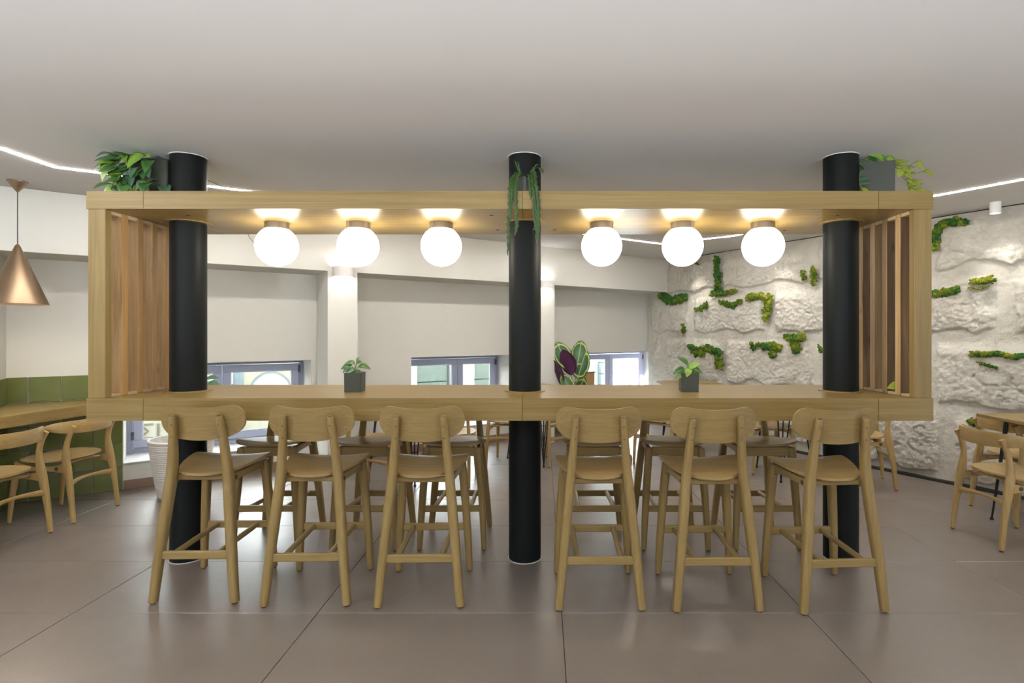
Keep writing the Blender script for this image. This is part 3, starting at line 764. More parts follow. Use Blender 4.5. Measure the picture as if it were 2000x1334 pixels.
# ------------------------------------------------------------------ small dining tables on black rod legs
def table_proto():
    t = thing('dining_table', (0, 0, 0), 0, '', 'table', 'oak dining tables on black rod legs')
    link('tabletop', box_me('tabletop', -.35, .35, -.35, .35, .766, .79, .003), 'oak_x', t)
    for sx in (-1, 1):
        for sy in (-1, 1):
            parts = [sweep([(sx*a, sy*b, .766), (sx*.285, sy*.285, .012)], [.0065, .0065], n=8, sub=1) for a, b in ((.17, .27), (.27, .17), (.23, .23))]
            parts.append(sweep([(sx*.285, sy*.285, 0), (sx*.285, sy*.285, .016)], [.012, .012], n=10, sub=1))
            parts.append(sweep([(sx*.235, sy*.28, .30), (sx*.28, sy*.235, .30)], [.004, .004], n=6, sub=1))
            vs, fs = join(parts); link('leg', mesh('leg', vs, fs, True), 'black_metal', t).data.set_sharp_from_angle(angle=0.9)
    return t
tb = table_proto()
tables = [(3.66, 3.755, 0, 'oak table with thin black legs at the right edge beside the stone wall'),
          (.01, 6.02, 45, 'small table on black rod legs glimpsed beside the middle column'),
          (-1.29, 5.30, -27.5, 'small table on black rod legs seen behind the near stools left of centre'),
          (2.52, 5.33, 0, 'small table on black rod legs between chairs near the right column'),
          (1.82, 6.60, 0, 'oak table in the far corner where stone wall and right window meet')]
for i, (x, y, a, lab) in enumerate(tables):
    if i == 0: tb.location = (x, y, 0); tb.rotation_euler.z = math.radians(a); tb['label'] = lab
    else: dup(tb, (x, y, 0), math.radians(a), lab)

# ------------------------------------------------------------------ left counter, pendant, strip, sconces, spots
poly = [(-3.62, 4.88), (-4.362, 4.372), (-4.085, 3.968), (-4.86, 3.432), (-4.86, 1.9), (-4.0, 1.9)]
bm = bmesh.new(); f = bm.faces.new([bm.verts.new((x, y, .735)) for x, y in poly]); e = bmesh.ops.extrude_face_region(bm, geom=[f])
for v in e['geom']:
    if isinstance(v, bmesh.types.BMVert): v.co.z = .82
bevel(bm, .003)
ct = thing('counter', (-4.2, 3.4, 0), 0, 'oak wall counter running along the green tiles at left', 'counter')
me = bm_mesh('counter_top', bm); me.transform(Matrix.Translation((4.2, -3.4, 0))); link('counter_top', me, 'oak_y', ct)
for (x, y) in ((-4.3, 2.1), (-4.3, 3.3)):
    link('counter_support', box_me('counter_support', x-.05, x+.05, y-.05, y+.05, 0, .735, .004), 'oak_z', ct, (4.2, -3.4, 0))

pn = thing('pendant_lamp', (-3.80, 3.89, 0), 0, 'copper cone pendant lamp hanging over the left counter', 'lamp')
link('canopy', lathe_me('canopy', [(0.058, CEIL-0.001), (0.058, CEIL-.006), (.006, CEIL-.078), (0, CEIL-.078)], 32), 'copper', pn)
link('cord', sweep_me('cord', [(0, 0, CEIL-.07), (0, 0, 2.03)], [.0035, .0035], n=8, sub=1), 'cord_grey', pn)
link('shade', lathe_me('shade', [(.004, 2.045), (.014, 2.035), (.172, 1.612), (.170, 1.610), (.012, 2.028), (.004, 2.036)], 56, close=True), 'copper', pn)
link('bulb', lathe_me('bulb', [(0, 1.72), (.022, 1.728), (.032, 1.75), (.028, 1.78), (.014, 1.81), (.014, 1.85), (0, 1.85)], 20), 'lens_glow', pn)
pl = bpy.data.lights.new('pendant_light', 'POINT'); pl.energy = E_PEND; pl.color = (1, .88, .72); pl.shadow_soft_size = .04
plo = bpy.data.objects.new('pendant_light', pl); COL.objects.link(plo); plo.parent = pn; plo.location = (0, 0, 1.69)

strip_pts = [(-3.20, -1.5), (-3.22, 3.0), (-3.226, 3.554), (-2.28, 4.155), (1.446, 6.60), (2.14, 6.08), (3.128, 4.31), (3.435, 3.837), (4.6, 1.92), (5.6, 0.2)]
ls = thing('strip_light', (0, 3.5, CEIL), 0, 'thin white LED line bent round the ceiling edge', 'strip light')
for i in range(len(strip_pts)-1):
    a, b = Vector((*strip_pts[i], 0)), Vector((*strip_pts[i+1], 0)); d = (b-a).normalized(); p = Vector((-d.y, d.x, 0))*.012
    vs = [q+Vector((0, -3.5, z)) for q in (a-p-d*.004, a+p-d*.004, b+p+d*.004, b-p+d*.004) for z in (-.004, -.0005)]
    link('light_segment', mesh('light_segment', vs, [(0, 2, 4, 6), (1, 7, 5, 3), (0, 1, 3, 2), (2, 3, 5, 4), (4, 5, 7, 6), (6, 7, 1, 0)]), 'strip_glow', ls)

def sconce(s, lab):
    t = thing('wall_sconce', WB(s, 0, 2.015), math.atan2(DV.y, DV.x), lab, 'wall lamp', 'white wall sconces on the pilasters')
    n = 20; pr = [(-.095, 0)] + [(-.095*math.cos(PI*k/n), -.03-.075*math.sin(PI*k/n)) for k in range(n+1)] + [(.095, 0)]
    vs = [(x, y, z) for z in (-.05, .05) for x, y in pr]; m = len(pr)
    fs = [(k, (k+1) % m, m+(k+1) % m, m+k) for k in range(m)]
    # back plate
    link('housing', mesh('housing', vs, fs, False), 'white_paint', t)
    inner = [(x*.93, y*.93-.002) for x, y in pr]
    for z, nm in ((-.046, 'lens'), (.046, 'lens')):
        link(nm, mesh(nm, [(x, y, z+dz) for dz in (-.002, .002) for x, y in inner], [tuple(range(m)), tuple(m+k for k in range(m))[::-1]] + [(k, (k+1) % m, m+(k+1) % m, m+k) for k in range(m)]), 'sconce_glow', t)
sconce(1.418, 'white half-round wall sconce glowing behind the second globe lamp')
sconce(3.885, 'white half-round wall sconce glowing just right of the middle column')

spot_labels = ['white cylinder ceiling spot behind the fifth globe lamp', 'white cylinder ceiling spot behind the sixth globe lamp', 'white cylinder ceiling spot hidden behind the right slatted end', 'white cylinder ceiling spot over the stone wall, right of the bar frame']
for k, s in enumerate((-5.31, -4.03, -2.95, -1.89, -0.6)):
    if k == 4: lab = 'white cylinder ceiling spot over the stone wall beyond the right edge'
    else: lab = spot_labels[k]
    p = N2*5.585+T2*s
    t = thing('ceiling_spot', (p.x, p.y, CEIL), 0, lab, 'spotlight', 'cylinder ceiling spots along the stone wall')
    link('spot_body', lathe_me('spot_body', [(.040, 0), (.040, -.095), (.034, -.095), (.034, -.085), (0, -.085)], 28, angle=.5), 'white_paint', t)
    link('lens', lathe_me('lens', [(0, -.0865), (.033, -.0865), (.033, -.0855), (0, -.0855)], 24), 'lens_glow', t)
    sl = bpy.data.lights.new('spot_beam', 'SPOT'); sl.energy = E_SPOT; sl.color = (1, .93, .82); sl.spot_size = math.radians(82); sl.spot_blend = .9; sl.shadow_soft_size = .03
    so = bpy.data.objects.new('spot_beam', sl); COL.objects.link(so); so.parent = t; so.location = (0, 0, -.10)
    so.rotation_euler = (math.radians(9), 0, math.atan2(N2.y, N2.x)-PI/2)

# ------------------------------------------------------------------ moss in the joints of the stone wall
def stone_hit(px, py, h=0.05):
    rx = (px-CX)/F_PX; gz = N2.x*rx+N2.y; t = (C2-h)/gz
    P = Vector((rx*t, t, EYE-(py-HY)/F_PX*t)); return P, t/F_PX
ico = None
def ico_data():
    bm = bmesh.new(); bmesh.ops.create_icosphere(bm, subdivisions=1, radius=1)
    bm.verts.ensure_lookup_table(); V = [v.co.copy() for v in bm.verts]; Fc = [tuple(v.index for v in f.verts) for f in bm.faces]; bm.free(); return V, Fc
IV, IF = ico_data()
def moss(paths, r, mat, lab):
    vs, fs, cen = [], [], None
    rnd = random.Random(sum(ord(c) for c in lab))
    pts = []
    for path in paths:
        for i in range(len(path)-1 if len(path) > 1 else 1):
            a = path[i]; b = path[min(i+1, len(path)-1)]
            ln = math.hypot(b[0]-a[0], b[1]-a[1]); n = max(4, int(ln*2.6*r/6)+4)
            for k in range(n):
                u = (k+rnd.random())/n; ang = rnd.random()*2*PI
                env = r*(.55+.75*abs(mnoise.noise(Vector((a[0]*.11+u*ln*.11, a[1]*.11, 3.3))))*1.6)
                rr = env*math.sqrt(rnd.random())
                pts.append((a[0]+(b[0]-a[0])*u+math.cos(ang)*rr, a[1]+(b[1]-a[1])*u+math.sin(ang)*rr*.9, min(1, rr/r)))
    other = {'moss_mixed': 'moss_dark', 'moss_dark': 'moss_mixed', 'moss_yellow': 'moss_mixed'}[mat]
    P0, _ = stone_hit(paths[0][0][0], paths[0][0][1]); mi = []
    for (px, py, q) in pts:
        P, m = stone_hit(px, py, .062+.035*(1-q)*rnd.random()); P = P-P0
        rad = m*r*rnd.choice((.24, .32, .42, .50))*(1.15-.3*q)
        o = len(vs); seed = rnd.random()*50
        tone = 1 if mnoise.noise(Vector((px*.07, py*.07, 1.7)))+rnd.uniform(-.25, .25) > .08 else 0
        for v in IV:
            k = 1+.5*mnoise.noise(v*2.3+Vector((seed, 0, 0))); vs.append(P+v*rad*k)
        fs += [tuple(i+o for i in f) for f in IF]; mi += [tone]*len(IF)
    me = mesh('moss_patch', vs, fs)
    o = link('moss_patch', me, [mat, other], None, P0)
    me.polygons.foreach_set('material_index', mi)
    tag(o, lab, 'moss', 'moss patches in the stone wall joints')
moss([[(1400, 502), (1399, 518), (1402, 537), (1403, 555), (1400, 568)], [(1390, 574), (1402, 571), (1412, 574)]], 7, 'moss_dark', 'long dark green moss strip climbing to the ceiling between the fifth and sixth globes')
moss([[(1420, 571), (1437, 568)]], 6, 'moss_yellow', 'small olive moss tuft at the foot of the tall vertical strip')
moss([[(1291, 574), (1302, 584), (1316, 589), (1326, 583), (1339, 581)]], 9, 'moss_dark', 'wide green moss band at the corner of stone wall and white wall')
moss([[(1360, 605), (1369, 603), (1378, 598), (1381, 592)]], 6, 'moss_mixed', 'short slanting moss tuft below the fifth globe lamp')
moss([[(1408, 589), (1420, 595), (1432, 597), (1446, 588)]], 7, 'moss_mixed', 'sagging crescent of moss right of the slanting tuft')
moss([[(1459, 583), (1470, 580), (1484, 577), (1494, 583), (1506, 580)], [(1500, 590), (1499, 602), (1496, 624)]], 8, 'moss_yellow', 'yellow-green moss patch with a tail hanging down below the sixth globe')
moss([[(1334, 635), (1334, 650)]], 5, 'moss_dark', 'small upright moss tuft alone left of the table plant at right')
moss([[(1347, 676), (1356, 682), (1364, 692), (1372, 690)], [(1374, 679), (1384, 681), (1394, 686), (1406, 688)], [(1400, 694), (1403, 704), (1406, 716)]], 8, 'moss_mixed', 'hook-shaped moss patch just above the right table plant')
moss([[(1467, 669), (1472, 681), (1480, 670)]], 5, 'moss_dark', 'small U-shaped moss tuft between hooked and round patches')
moss([[(1490, 678), (1504, 676), (1520, 679)], [(1508, 690), (1510, 693)]], 9, 'moss_mixed', 'round two-tone green moss clump right of the U-shaped tuft')
moss([[(1537, 659), (1550, 661), (1567, 658)], [(1553, 672), (1556, 684)]], 10, 'moss_mixed', 'fan-shaped moss clump nearest the right column at mid height')
moss([[(1602, 676), (1604, 688)]], 6, 'moss_dark', 'dark moss tuft half hidden by the right column')
moss([[(1567, 532), (1571, 544)]], 6, 'moss_mixed', 'small oval moss tuft left of the upright strip by the right column')
moss([[(1588, 523), (1590, 554)]], 6.5, 'moss_yellow', 'upright olive moss strip just left of the right column')
moss([[(1822, 484), (1828, 458), (1834, 442), (1850, 434), (1868, 433), (1886, 434)]], 9, 'moss_dark', 'bent dark moss band by the ceiling at the right end of the bar frame')
moss([[(1824, 573), (1840, 573), (1854, 570), (1870, 564)]], 8, 'moss_mixed', 'green moss tuft on the stone just right of the bar frame')
moss([[(1898, 551), (1912, 549), (1926, 547), (1940, 546)]], 7.5, 'moss_yellow', 'yellow-green moss mound under the ceiling spot at right')
moss([[(1890, 563), (1912, 563), (1930, 561)]], 3.5, 'moss_yellow', 'thin moss sliver below the yellow-green mound at right')
moss([[(1898, 691), (1925, 692), (1945, 691), (1960, 693), (1980, 698), (1999, 694)]], 7, 'moss_mixed', 'long level moss row at the right edge above the dining chairs')
moss([[(1910, 708), (1930, 714), (1948, 719)]], 4, 'moss_mixed', 'thin slanting moss strip under the long level row at right')
moss([[(1893, 823), (1905, 826), (1916, 829)]], 7, 'moss_dark', 'dark green moss tuft behind the backrest of the right edge chair')
moss([[(1966, 884), (1978, 876)], [(1974, 868), (1978, 884)]], 8, 'moss_mixed', 'low moss tuft seen through the right edge chair')
moss([[(1990, 836), (1998, 842)]], 8, 'moss_dark', 'dark moss tuft beneath the table top at the right edge')
moss([[(1357, 514), (1366, 516)]], 3.5, 'moss_yellow', 'tiny moss sprig peeking out below the fifth globe lamp')

# ------------------------------------------------------------------ plants
def leaf_me(name, ln, wd, heart=0.25, curl=0.25, fold=0.15, n=9):
    """leaf blade from the stalk at the origin along +Y, thin but solid"""
    vs, fs = [], []
    th = .0012
    for side in (0, 1):
        for i in range(n+1):
            u = i/n
            w = wd/2*(math.sin(PI*min(1, u**.62))**.85 if u < 1 else 0)
            if i == 0: w = wd*.05
            for x in (-1, -.5, 0, .5, 1):
                y = ln*(u-heart*.28*abs(x)*max(0, 1-u*3.5)); z = fold*abs(x)*w-curl*ln*u*u
                vs.append((x*w, y, z+(th if side else 0)))
    m = (n+1)*5
    for side in (0, 1):
        for i in range(n):
            for k in range(4):
                a = side*m+i*5+k; q = (a, a+1, a+6, a+5); fs.append(q if side else q[::-1])
    for i in range(n):
        for k in (0, 4):
            a = i*5+k; fs.append((a, a+5, m+a+5, m+a))
    fs.append(tuple(m*0+k for k in range(5))+tuple(m+k for k in range(4, -1, -1)))
    return mesh(name, vs, fs, True)
LEAF = [leaf_me('leaf', .085, .062, .5, .25, .2), leaf_me('leaf', .085, .058, .5, .55, .35), leaf_me('leaf', .085, .05, .5, .05, .5)]
LEAFV = {}
def leaf(parent, p, d, up=(0, 0, 1), size=1.0, mat='leaf_green', kind=0, meshes=None, roll=0.0):
    key = (kind, mat, id(meshes))
    if key not in LEAFV:
        src = (meshes or LEAF)[kind].copy(); src.materials.clear(); src.materials.append(MATS[mat]); LEAFV[key] = src
    y = Vector(d).normalized(); z = Vector(up); x = y.cross(z)
    if x.length < 1e-3: x = Vector((1, 0, 0))
    x.normalize(); z = x.cross(y)
    M = Matrix((x, y, z)).transposed() @ Matrix.Rotation(roll, 3, 'Y')
    o = link('leaf', LEAFV[key], None, parent); o.location = p; o.rotation_mode = 'QUATERNION'; o.rotation_quaternion = M.to_quaternion(); o.scale = (size,)*3
    return o
def stem(parent, pts, r=.0022, mat='stem_green', n=5, name='stem', sub=3):
    return link(name, sweep_me(name, pts, [r]*len(pts), n=n, sub=sub, ref=(.3, 1, .2)), mat, parent)
def square_pot(t, w, h, rz=0, soil=.02):
    bm = bmesh.new(); a = w/2; b = a-.006
    vs = []
    for (q, z) in ((a*.97, 0), (a, h), (b, h), (b, h-soil)):
        vs.append([bm.verts.new((sx*q, sy*q, z)) for sx, sy in ((-1, -1), (1, -1), (1, 1), (-1, 1))])
    bm.faces.new(vs[0][::-1])
    for i in range(3):
        for k in range(4): bm.faces.new((vs[i][k], vs[i][(k+1) % 4], vs[i+1][(k+1) % 4], vs[i+1][k]))
    bm.faces.new(vs[3])
    bmesh.ops.bevel(bm, geom=[e for e in bm.edges if abs((e.verts[0].co-e.verts[1].co).z) > h*.5], offset=.004, segments=2, affect='EDGES')
    o = link('pot', bm_mesh('pot', bm), 'pot_green', t, None, (0, 0, rz))
    so = link('soil', box_me('soil', -b+.001, b-.001, -b+.001, b-.001, h-soil-.01, h-soil+.004, .003), 'soil', t, None, (0, 0, rz))
    return o
# two little pothos pots on the bar top
def table_plant(x, y, rz, lab, leaves):
    t = thing('potted_plant', (x, y, 1.0402), 0, lab, 'plant', 'small potted plants on the bar top')
    square_pot(t, .104, .118, rz)
    for (dx, dz, dy, lx, lz, size, mat, kind) in leaves:
        tip = Vector((dx, dy, .118+dz))
        stem(t, [(dx*.18, dy*.2, .10), (dx*.55, dy*.6, .118+dz*.75), tuple(tip)], .0018)
        leaf(t, tip, (lx, -.35, lz), (0, -.7, .7), size, mat, kind)
table_plant(-1.165, 3.335, .05, 'small leafy plant in a square dark pot, left on the bar top', [
    (-.025, .045, 0, -1, -.25, .75, 'leaf_green', 0), (.012, .05, -.01, .5, .2, .7, 'leaf_green', 2), (.0, .02, -.02, -.5, -.2, .7, 'leaf_dusky', 0), (.03, .04, .0, 1, .05, .75, 'leaf_green', 1), (.02, .012, -.02, .3, -.5, .62, 'leaf_green', 0), (.012, .062, .01, .3, .9, .45, 'leaf_bright', 2), (-.03, .03, -.02, -.8, -.4, .55, 'leaf_dusky', 1), (-.01, .058, .01, -.9, .1, .62, 'leaf_green', 0)])
table_plant(.905, 3.335, -.05, 'small leafy plant in a square dark pot, right on the bar top', [
    (-.012, .05, 0, -1, .75, .95, 'leaf_green', 2), (-.035, .022, -.01, -1, -.15, .75, 'leaf_green', 1), (-.03, .0, -.02, -.9, -.4, .75, 'leaf_bright', 1), (.0, .03, -.01, .6, .35, .85, 'leaf_bright', 0), (.025, .02, -.01, 1, -.1, .7, 'leaf_green', 1), (.02, .005, -.02, .8, -.4, .7, 'leaf_bright', 0), (-.005, .02, -.03, -.2, -.3, .7, 'leaf_bright', 0), (.03, .035, .01, 1, .25, .6, 'leaf_green', 2)])

# trailing pothos on the shelf, left
rp = random.Random(21)
t = thing('trailing_plant', (-2.40, 3.36, 2.1895), 0, 'bushy trailing plant in a dark pot on the left end of the shelf', 'plant')
square_pot(t, .21, .27, .12)
for i in range(46):
    a = rp.random()*2*PI; el = rp.random()
    base_p = Vector((rp.uniform(-.07, .07), rp.uniform(-.08, .08), .25))
    reach = .05+.12*rp.random()
    tip = base_p+Vector((math.cos(a)*reach-.055, math.sin(a)*reach*.9-.03, -.16+.25*el))
    if tip.z > .288: tip.z = .288-.03*rp.random()
    mid = (base_p+tip)/2+Vector((0, 0, .03 if tip.z < .24 else .0))
    if i % 2 == 0: stem(t, [tuple(base_p-Vector((0, 0, .02))), tuple(mid), tuple(tip)], .0016, 'stem_green')
    leaf(t, tip, (math.cos(a)*.8-.25, math.sin(a)-.55, -.55+.7*el), (0, -.55, .8), .75+.55*rp.random(), rp.choice(['leaf_green', 'leaf_green', 'leaf_dusky', 'leaf_green', 'leaf_bright']), rp.choice([0, 0, 1, 2]))
for (dx, pts) in ((0, [(-.10, -.10, .24), (-.15, -.14, .17), (-.16, -.17, .06)]), (1, [(.0, -.12, .24), (.06, -.16, .16), (.04, -.18, .05), (-.02, -.2, .02)]), (2, [(-.06, -.12, .24), (-.11, -.16, .15), (-.07, -.19, .03)])):
    stem(t, pts, .002, 'stem_brown')
for (p, d, m, s) in (((-.19, -.10, .10), (-.7, -.3, -.6), 'leaf_bright', 1.2), ((-.14, -.13, .09), (.3, -.4, -.8), 'leaf_dusky', 1.2), ((-.20, -.06, .20), (-1, -.2, -.2), 'leaf_bright', .9), ((-.07, -.14, .16), (.1, -.5, -.9), 'leaf_dusky', 1.3), ((.02, -.14, .20), (.5, -.5, -.6), 'leaf_dusky', 1.0), ((-.165, -.1, .16), (-.3, -.5, -.9), 'leaf_bright', .8)):
    leaf(t, p, d, (0, -.8, .5), s, m, 0)
for i in range(34):
    x, z = rp.uniform(-.17, .07), rp.uniform(.02, .285)
    y = -.125-.05*rp.random()-(.02 if z < .2 else 0)
    d = (rp.uniform(-.8, .5)-(.4 if x < -.1 else 0), rp.uniform(-.7, -.2), rp.uniform(-1, .25) if z > .12 else -1)
    leaf(t, (x, y, z), d, (rp.uniform(-.3, .3), -.9, .5), rp.uniform(.75, 1.25), rp.choice(['leaf_green', 'leaf_green', 'leaf_dusky', 'leaf_bright']), rp.choice([0, 0, 1, 2]))
# vine reaching behind the left column under the shelf
stem(t, [(.10, .12, .25), (.22, .34, .20), (.30, .41, .02), (.34, .42, -.12), (.46, .43, -.21), (.60, .43, -.245)], .002, 'stem_brown')
for (p, d) in (((.50, .43, -.225), (1, -.2, .1)), ((.55, .43, -.235), (.4, -.2, -.6)), ((.60, .43, -.245), (.8, -.3, .4)), ((.58, .43, -.24), (.3, -.3, -.9)), ((.44, .43, -.205), (-.4, -.2, -.5)), ((.53, .43, -.23), (.8, -.2, .7))):
    leaf(t, p, d, (0, -1, .2), .32, 'stem_brown', 0)

# trailing pothos on the shelf, right
t = thing('trailing_plant', (2.075, 3.36, 2.1895), 0, 'sparse yellow-green trailing plant in a dark pot on the right end of the shelf', 'plant')
square_pot(t, .19, .255, -.42)
rp = random.Random(5)
vines = [[(.05, -.03, .24), (.10, -.07, .25), (.14, -.09, .17), (.16, -.10, .06), (.17, -.10, .02)],
         [(.06, .0, .24), (.13, -.04, .24), (.19, -.06, .14), (.21, -.07, .05), (.25, -.07, .03)],
         [(.04, -.05, .24), (.09, -.11, .2), (.12, -.13, .1), (.13, -.13, .03)],
         [(-.07, -.03, .24), (-.13, -.07, .2), (-.15, -.10, .11), (-.13, -.12, .03), (-.19, -.12, .02)],
         [(-.06, .0, .24), (-.11, -.02, .27), (-.06, -.05, .295)]]
for v in vines:
    stem(t, v, .0022, 'stem_green')
    for q in cr([(*p, 0) for p in v], 3)[2:]:
        if rp.random() < .85:
            sx = 1 if v[0][0] > 0 else rp.choice((-1, 1))
            leaf(t, q[:3], (sx*(.3+rp.random()), -.4, rp.uniform(-.8, .5)), (0, -.7, .6), .45+.3*rp.random(), 'leaf_yellow' if v[0][0] > 0 else rp.choice(['leaf_green', 'leaf_dusky', 'leaf_yellow']), rp.choice([0, 1, 2]))
for (p, d) in (((.215, -.07, .26), (.3, -.4, -.7)), ((.255, -.08, .20), (.5, -.3, -.3)), ((.08, -.12, .20), (-.3, -.5, -.8)), ((.22, -.07, .08), (1, -.2, .1)), ((.25, -.08, .05), (.8, -.3, -.5))):
    stem(t, [(.15, -.06, p[2]-.05), ((.15+p[0])/2, -.07, p[2]-.015), p], .0015)
    leaf(t, p, d, (0, -.8, .5), .72, 'leaf_yellow', 0)
leaf(t, (.02, -.05, .27), (-.6, -.3, .5), (0, -.8, .5), 1.0, 'leaf_bright', 1); leaf(t, (.04, -.05, .29), (.5, -.3, -.3), (0, -.8, .5), .9, 'leaf_bright', 1)
# its long vine drops behind the slats to the bar top
stem(t, [(.08, .05, .24), (.14, .12, .1), (.145, .14, -.25), (.14, .16, -.80), (.13, .13, -1.02), (.05, .02, -1.10)], .0022, 'stem_brown')
stem(t, [(.10, .12, .0), (.11, .15, -.4), (.06, .16, -.75), (-.02, .18, -.90), (-.08, .22, -.985)], .0018, 'stem_brown')
for (p, d, s, m) in (((-.075, .22, -.99), (.4, -.6, -.4), .5, 'leaf_bright'), ((-.09, .26, -.975), (-.8, -.3, -.6), .35, 'leaf_yellow'), ((-.06, .22, -.985), (1, -.1, -.3), .3, 'leaf_green'),
                     ((.02, -.20, -1.095), (-1, -.2, -.12), .85, 'leaf_yellow'), ((.06, -.26, -1.12), (.3, -.5, .5), .3, 'leaf_yellow'),
                     ((.128, .0, -1.08), (.3, -.2, -.6), .7, 'leaf_green'), ((.13, .02, -1.06), (.9, -.2, .8), .6, 'leaf_bright'), ((.125, .04, -1.10), (.1, -.2, -.9), .6, 'leaf_bright')):
    leaf(t, p, d, (0, -.8, .5), s, m, 0)
stem(t, [(.05, .02, -1.10), (.03, -.10, -1.13), (.02, -.20, -1.10)], .002, 'stem_brown')

# notched hanging cactus in front of the middle column
t = thing('hanging_cactus', (-.10, 3.115, 2.1895), 0, 'notched green hanging cactus draped over the shelf at the middle column', 'plant')
link('pot', lathe_me('pot', [(.05, 0), (.062, .105), (.056, .105), (.054, .09), (0, .09)], 28, angle=.6), 'pot_green', t)
link('soil', lathe_me('soil', [(0, .088), (.054, .088), (.054, .094), (0, .094)], 20), 'soil', t)
def cactus_blade(pts, w):
    path = [Vector(p[:3]) for p in cr([(*p, 0) for p in pts], 14)]
    vs, fs = [], []
    for i, p in enumerate(path):
        tt = (path[min(i+1, len(path)-1)]-path[max(i-1, 0)]).normalized()
        u = Vector((1, .25, 0)); u = (u-tt*u.dot(tt)).normalized(); nn = tt.cross(u)
        f = i/(len(path)-1); ww = w*min(1, f*5+.35)*(1 if f < .85 else (1-f)/.15*.8+.2)
        for (sgn, ph) in ((-1, 0), (1, .5)):
            pass
        l = ww*(.45+.55*abs(((i/5.0) % 1)-.5)*2); r = ww*(.45+.55*abs(((i/5.0+.5) % 1)-.5)*2)
        vs += [p-u*l, p+nn*.003, p+u*r, p-nn*.003]
    for i in range(len(path)-1):
        for k in range(4): fs.append((i*4+k, i*4+(k+1) % 4, i*4+4+(k+1) % 4, i*4+4+k))
    fs += [(3, 2, 1, 0), tuple((len(path)-1)*4+k for k in range(4))]
    link('stem', mesh('stem', vs, fs), 'cactus_green', t)
Fy = -.148
blades = [([(-.02, -.02, .09), (-.05, -.08, .115), (-.065, Fy, .02), (-.072, Fy-.004, -.06), (-.090, Fy-.004, -.16), (-.087, Fy, -.26), (-.095, Fy, -.36)], .013),
          ([(-.01, -.03, .09), (-.03, -.09, .115), (-.048, Fy, .02), (-.046, Fy-.006, -.10), (-.043, Fy-.004, -.19), (-.056, Fy, -.25)], .014),
          ([(.02, -.03, .09), (.04, -.08, .12), (.048, Fy, .03), (.062, Fy-.004, -.08), (.070, Fy-.004, -.18), (.064, Fy, -.29)], .015),
          ([(.02, -.02, .09), (.05, -.07, .13), (.062, Fy-.01, .04), (.075, Fy-.01, -.06), (.078, Fy-.01, -.17), (.072, Fy-.008, -.28)], .013),
          ([(.0, -.03, .09), (.02, -.1, .10), (.032, Fy, .02), (.036, Fy-.006, -.05)], .012),
          ([(-.02, 0, .09), (-.04, -.02, .15), (-.06, -.04, .20)], .006),
          ([(-.015, 0, .09), (-.03, -.02, .14), (-.042, -.03, .195)], .006),
          ([(.02, 0, .09), (.05, -.03, .155), (.085, -.05, .15), (.10, -.06, .12)], .014),
          ([(.02, .0, .09), (.06, -.04, .17), (.075, -.06, .165)], .007),
          ([(-.02, -.02, .09), (-.06, -.09, .10), (-.08, Fy, .02), (-.080, Fy-.006, -.09), (-.076, Fy-.004, -.17)], .013),
          ([(.03, -.03, .09), (.06, -.1, .10), (.055, Fy, .0), (.05, Fy-.006, -.12), (.060, Fy, -.20), (.044, Fy, -.22)], .010)]
for p, w in blades: cactus_blade(p, w)

# tall round-leaved plant by the far window
t = thing('calathea_plant', (.36, 6.95, 0), 0, 'broad-leaved plant with yellow-ringed purple-backed leaves by the far window', 'plant')
link('pot', lathe_me('pot', [(.10, 0), (.14, .30), (.13, .30), (.125, .27), (0, .27)], 32, angle=.6), 'planter_white', t)
link('soil', lathe_me('soil', [(0, .265), (.125, .265), (.125, .275), (0, .275)], 24), 'soil', t)
def big_leaf(p, d, up, ln, back=False):
    n = 14; vs, fs, mi = [], [], []
    for side in (0, 1):
        for i in range(n+1):
            u = i/n; w = .30*math.sin(PI*u**.9)**.6 if 0 < i < n else .01
            for x in (-1, -.6, -.2, .2, .6, 1): vs.append((x*w, u, .10*abs(x)*w*2-.12*u*u+(.006 if side else 0)))
    m = (n+1)*6
    for side in (0, 1):
        for i in range(n):
            for k in range(5):
                a = side*m+i*6+k; q = (a, a+1, a+7, a+6); fs.append(q if side else q[::-1]); mi.append(0 if side else 1)
    for i in range(n):
        for k in (0, 5):
            a = i*6+k; fs.append((a, a+6, m+a+6, m+a)); mi.append(1)
    me = bpy.data.meshes.new('leaf'); me.from_pydata(vs, [], fs)
    me.materials.append(MATS['calathea_leaf']); me.materials.append(MATS['calathea_back'])
    me.polygons.foreach_set('material_index', mi); me.polygons.foreach_set('use_smooth', [True]*len(fs)); me.update()
    y = Vector(d).normalized(); x = y.cross(Vector(up)).normalized(); z = x.cross(y)
    o = link('leaf', me, None, t); o.location = p; o.rotation_mode = 'QUATERNION'; o.rotation_quaternion = Matrix((x, y, z)).transposed().to_quaternion(); o.scale = (ln,)*3
    stem(t, [(p[0]*.2, p[1]*.2, .27), (p[0]*.6, p[1]*.6, .27+(p[2]-.27)*.6), p], .005, 'stem_green')
big_leaf((-.01, -.02, .93), (-.42, .05, .9), (.1, -1, .1), .40)
big_leaf((.08, -.02, .96), (.18, .05, 1), (0, -1, .15), .36)
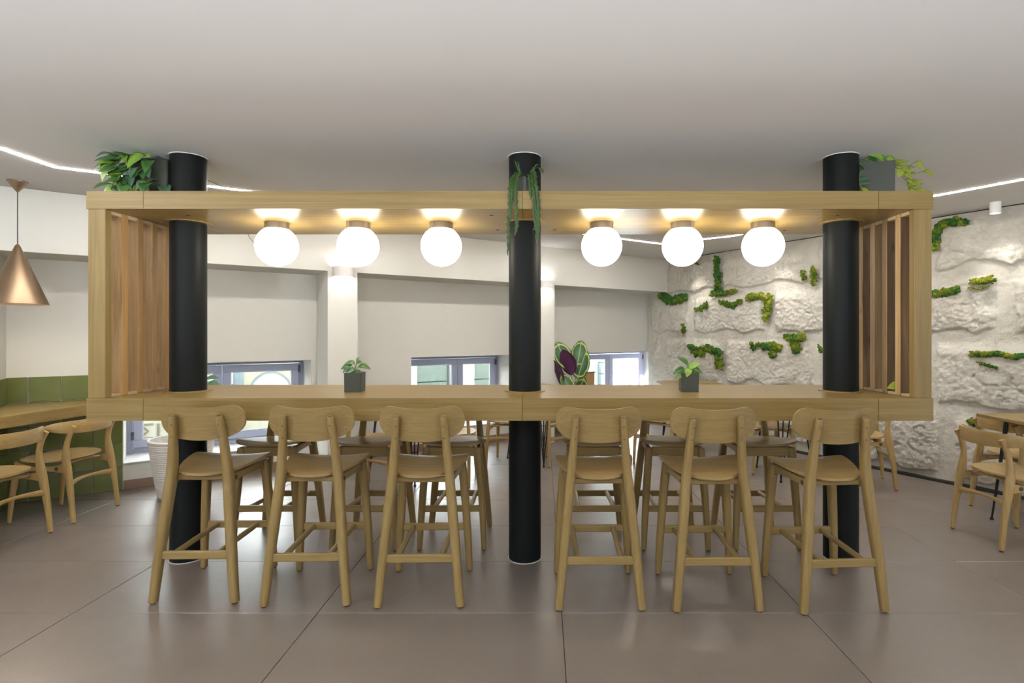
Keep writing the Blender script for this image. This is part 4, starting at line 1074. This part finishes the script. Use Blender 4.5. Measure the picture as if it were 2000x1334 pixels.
big_leaf((.01, -.06, .86), (-.30, -.1, 1), (.35, .9, .2), .36)
big_leaf((.09, -.03, .80), (.25, -.05, 1), (-.55, -1, .1), .40)
big_leaf((-.12, -.02, .72), (-.22, 0, 1), (.95, .5, 0), .36)
big_leaf((.02, -.06, .62), (-.45, -.1, .9), (.2, -1, .2), .30)
big_leaf((.05, -.1, .55), (.3, -.4, .8), (.2, -1, .2), .34)
# wooden plant stand behind it
t = thing('wooden_stand', (.625, 7.20, 0), .6, 'pale wooden post stand beside the broad-leaved plant at the far window', 'stand')
link('panel', box_me('panel', -.075, .075, -.02, .02, .03, .87, .004), 'chair_z', t)
link('foot', box_me('foot', -.11, .11, -.11, .11, 0, .03, .004), 'oak_x', t)
link('cap', box_me('cap', -.085, .085, -.03, .03, .87, .885, .003), 'oak_x', t)

# white ribbed planter under the left window
t = thing('floor_planter', (-3.12, 4.65, 0), 0, 'white ribbed tapering floor planter in front of the left window', 'planter')
prof = [(.0, .0), (.165, .0)]
nr = 26
for k in range(nr):
    z = .012+k*.0175; r = .168+.072*(z/.48)**.9
    prof += [(r, z), (r+.006, z+.004), (r+.006, z+.012), (r, z+.0155)]
prof += [(.247, .480), (.250, .492), (.244, .5), (.225, .498), (.20, .34), (0, .34)]
link('ribbed_body', lathe_me('ribbed_body', prof, 48, angle=.5), 'planter_white', t)
link('soil', lathe_me('soil', [(0, .335), (.199, .335), (.199, .345), (0, .345)], 28), 'soil', t)
for k, (x, y, z, d) in enumerate(((.26, -.05, .97, (1, -.2, .1)), (.22, .0, 1.0, (.9, -.3, .5)), (.05, .0, .95, (-.2, -.3, .6)), (.10, .02, .86, (.4, -.4, .3)), (.0, .04, .8, (-.3, -.3, .3)), (.24, -.04, .955, (.8, -.5, -.3)), (.08, -.02, 1.05, (.1, -.3, .9)))):
    stem(t, [(x*.15, y*.15, .34), (x*.5, y*.5, .40+(z-.40)*.6), (x, y, z)], .003, 'stem_green')
    leaf(t, (x, y, z), d, (0, -.6, .8), 1.1, 'leaf_dusky', k % 3)
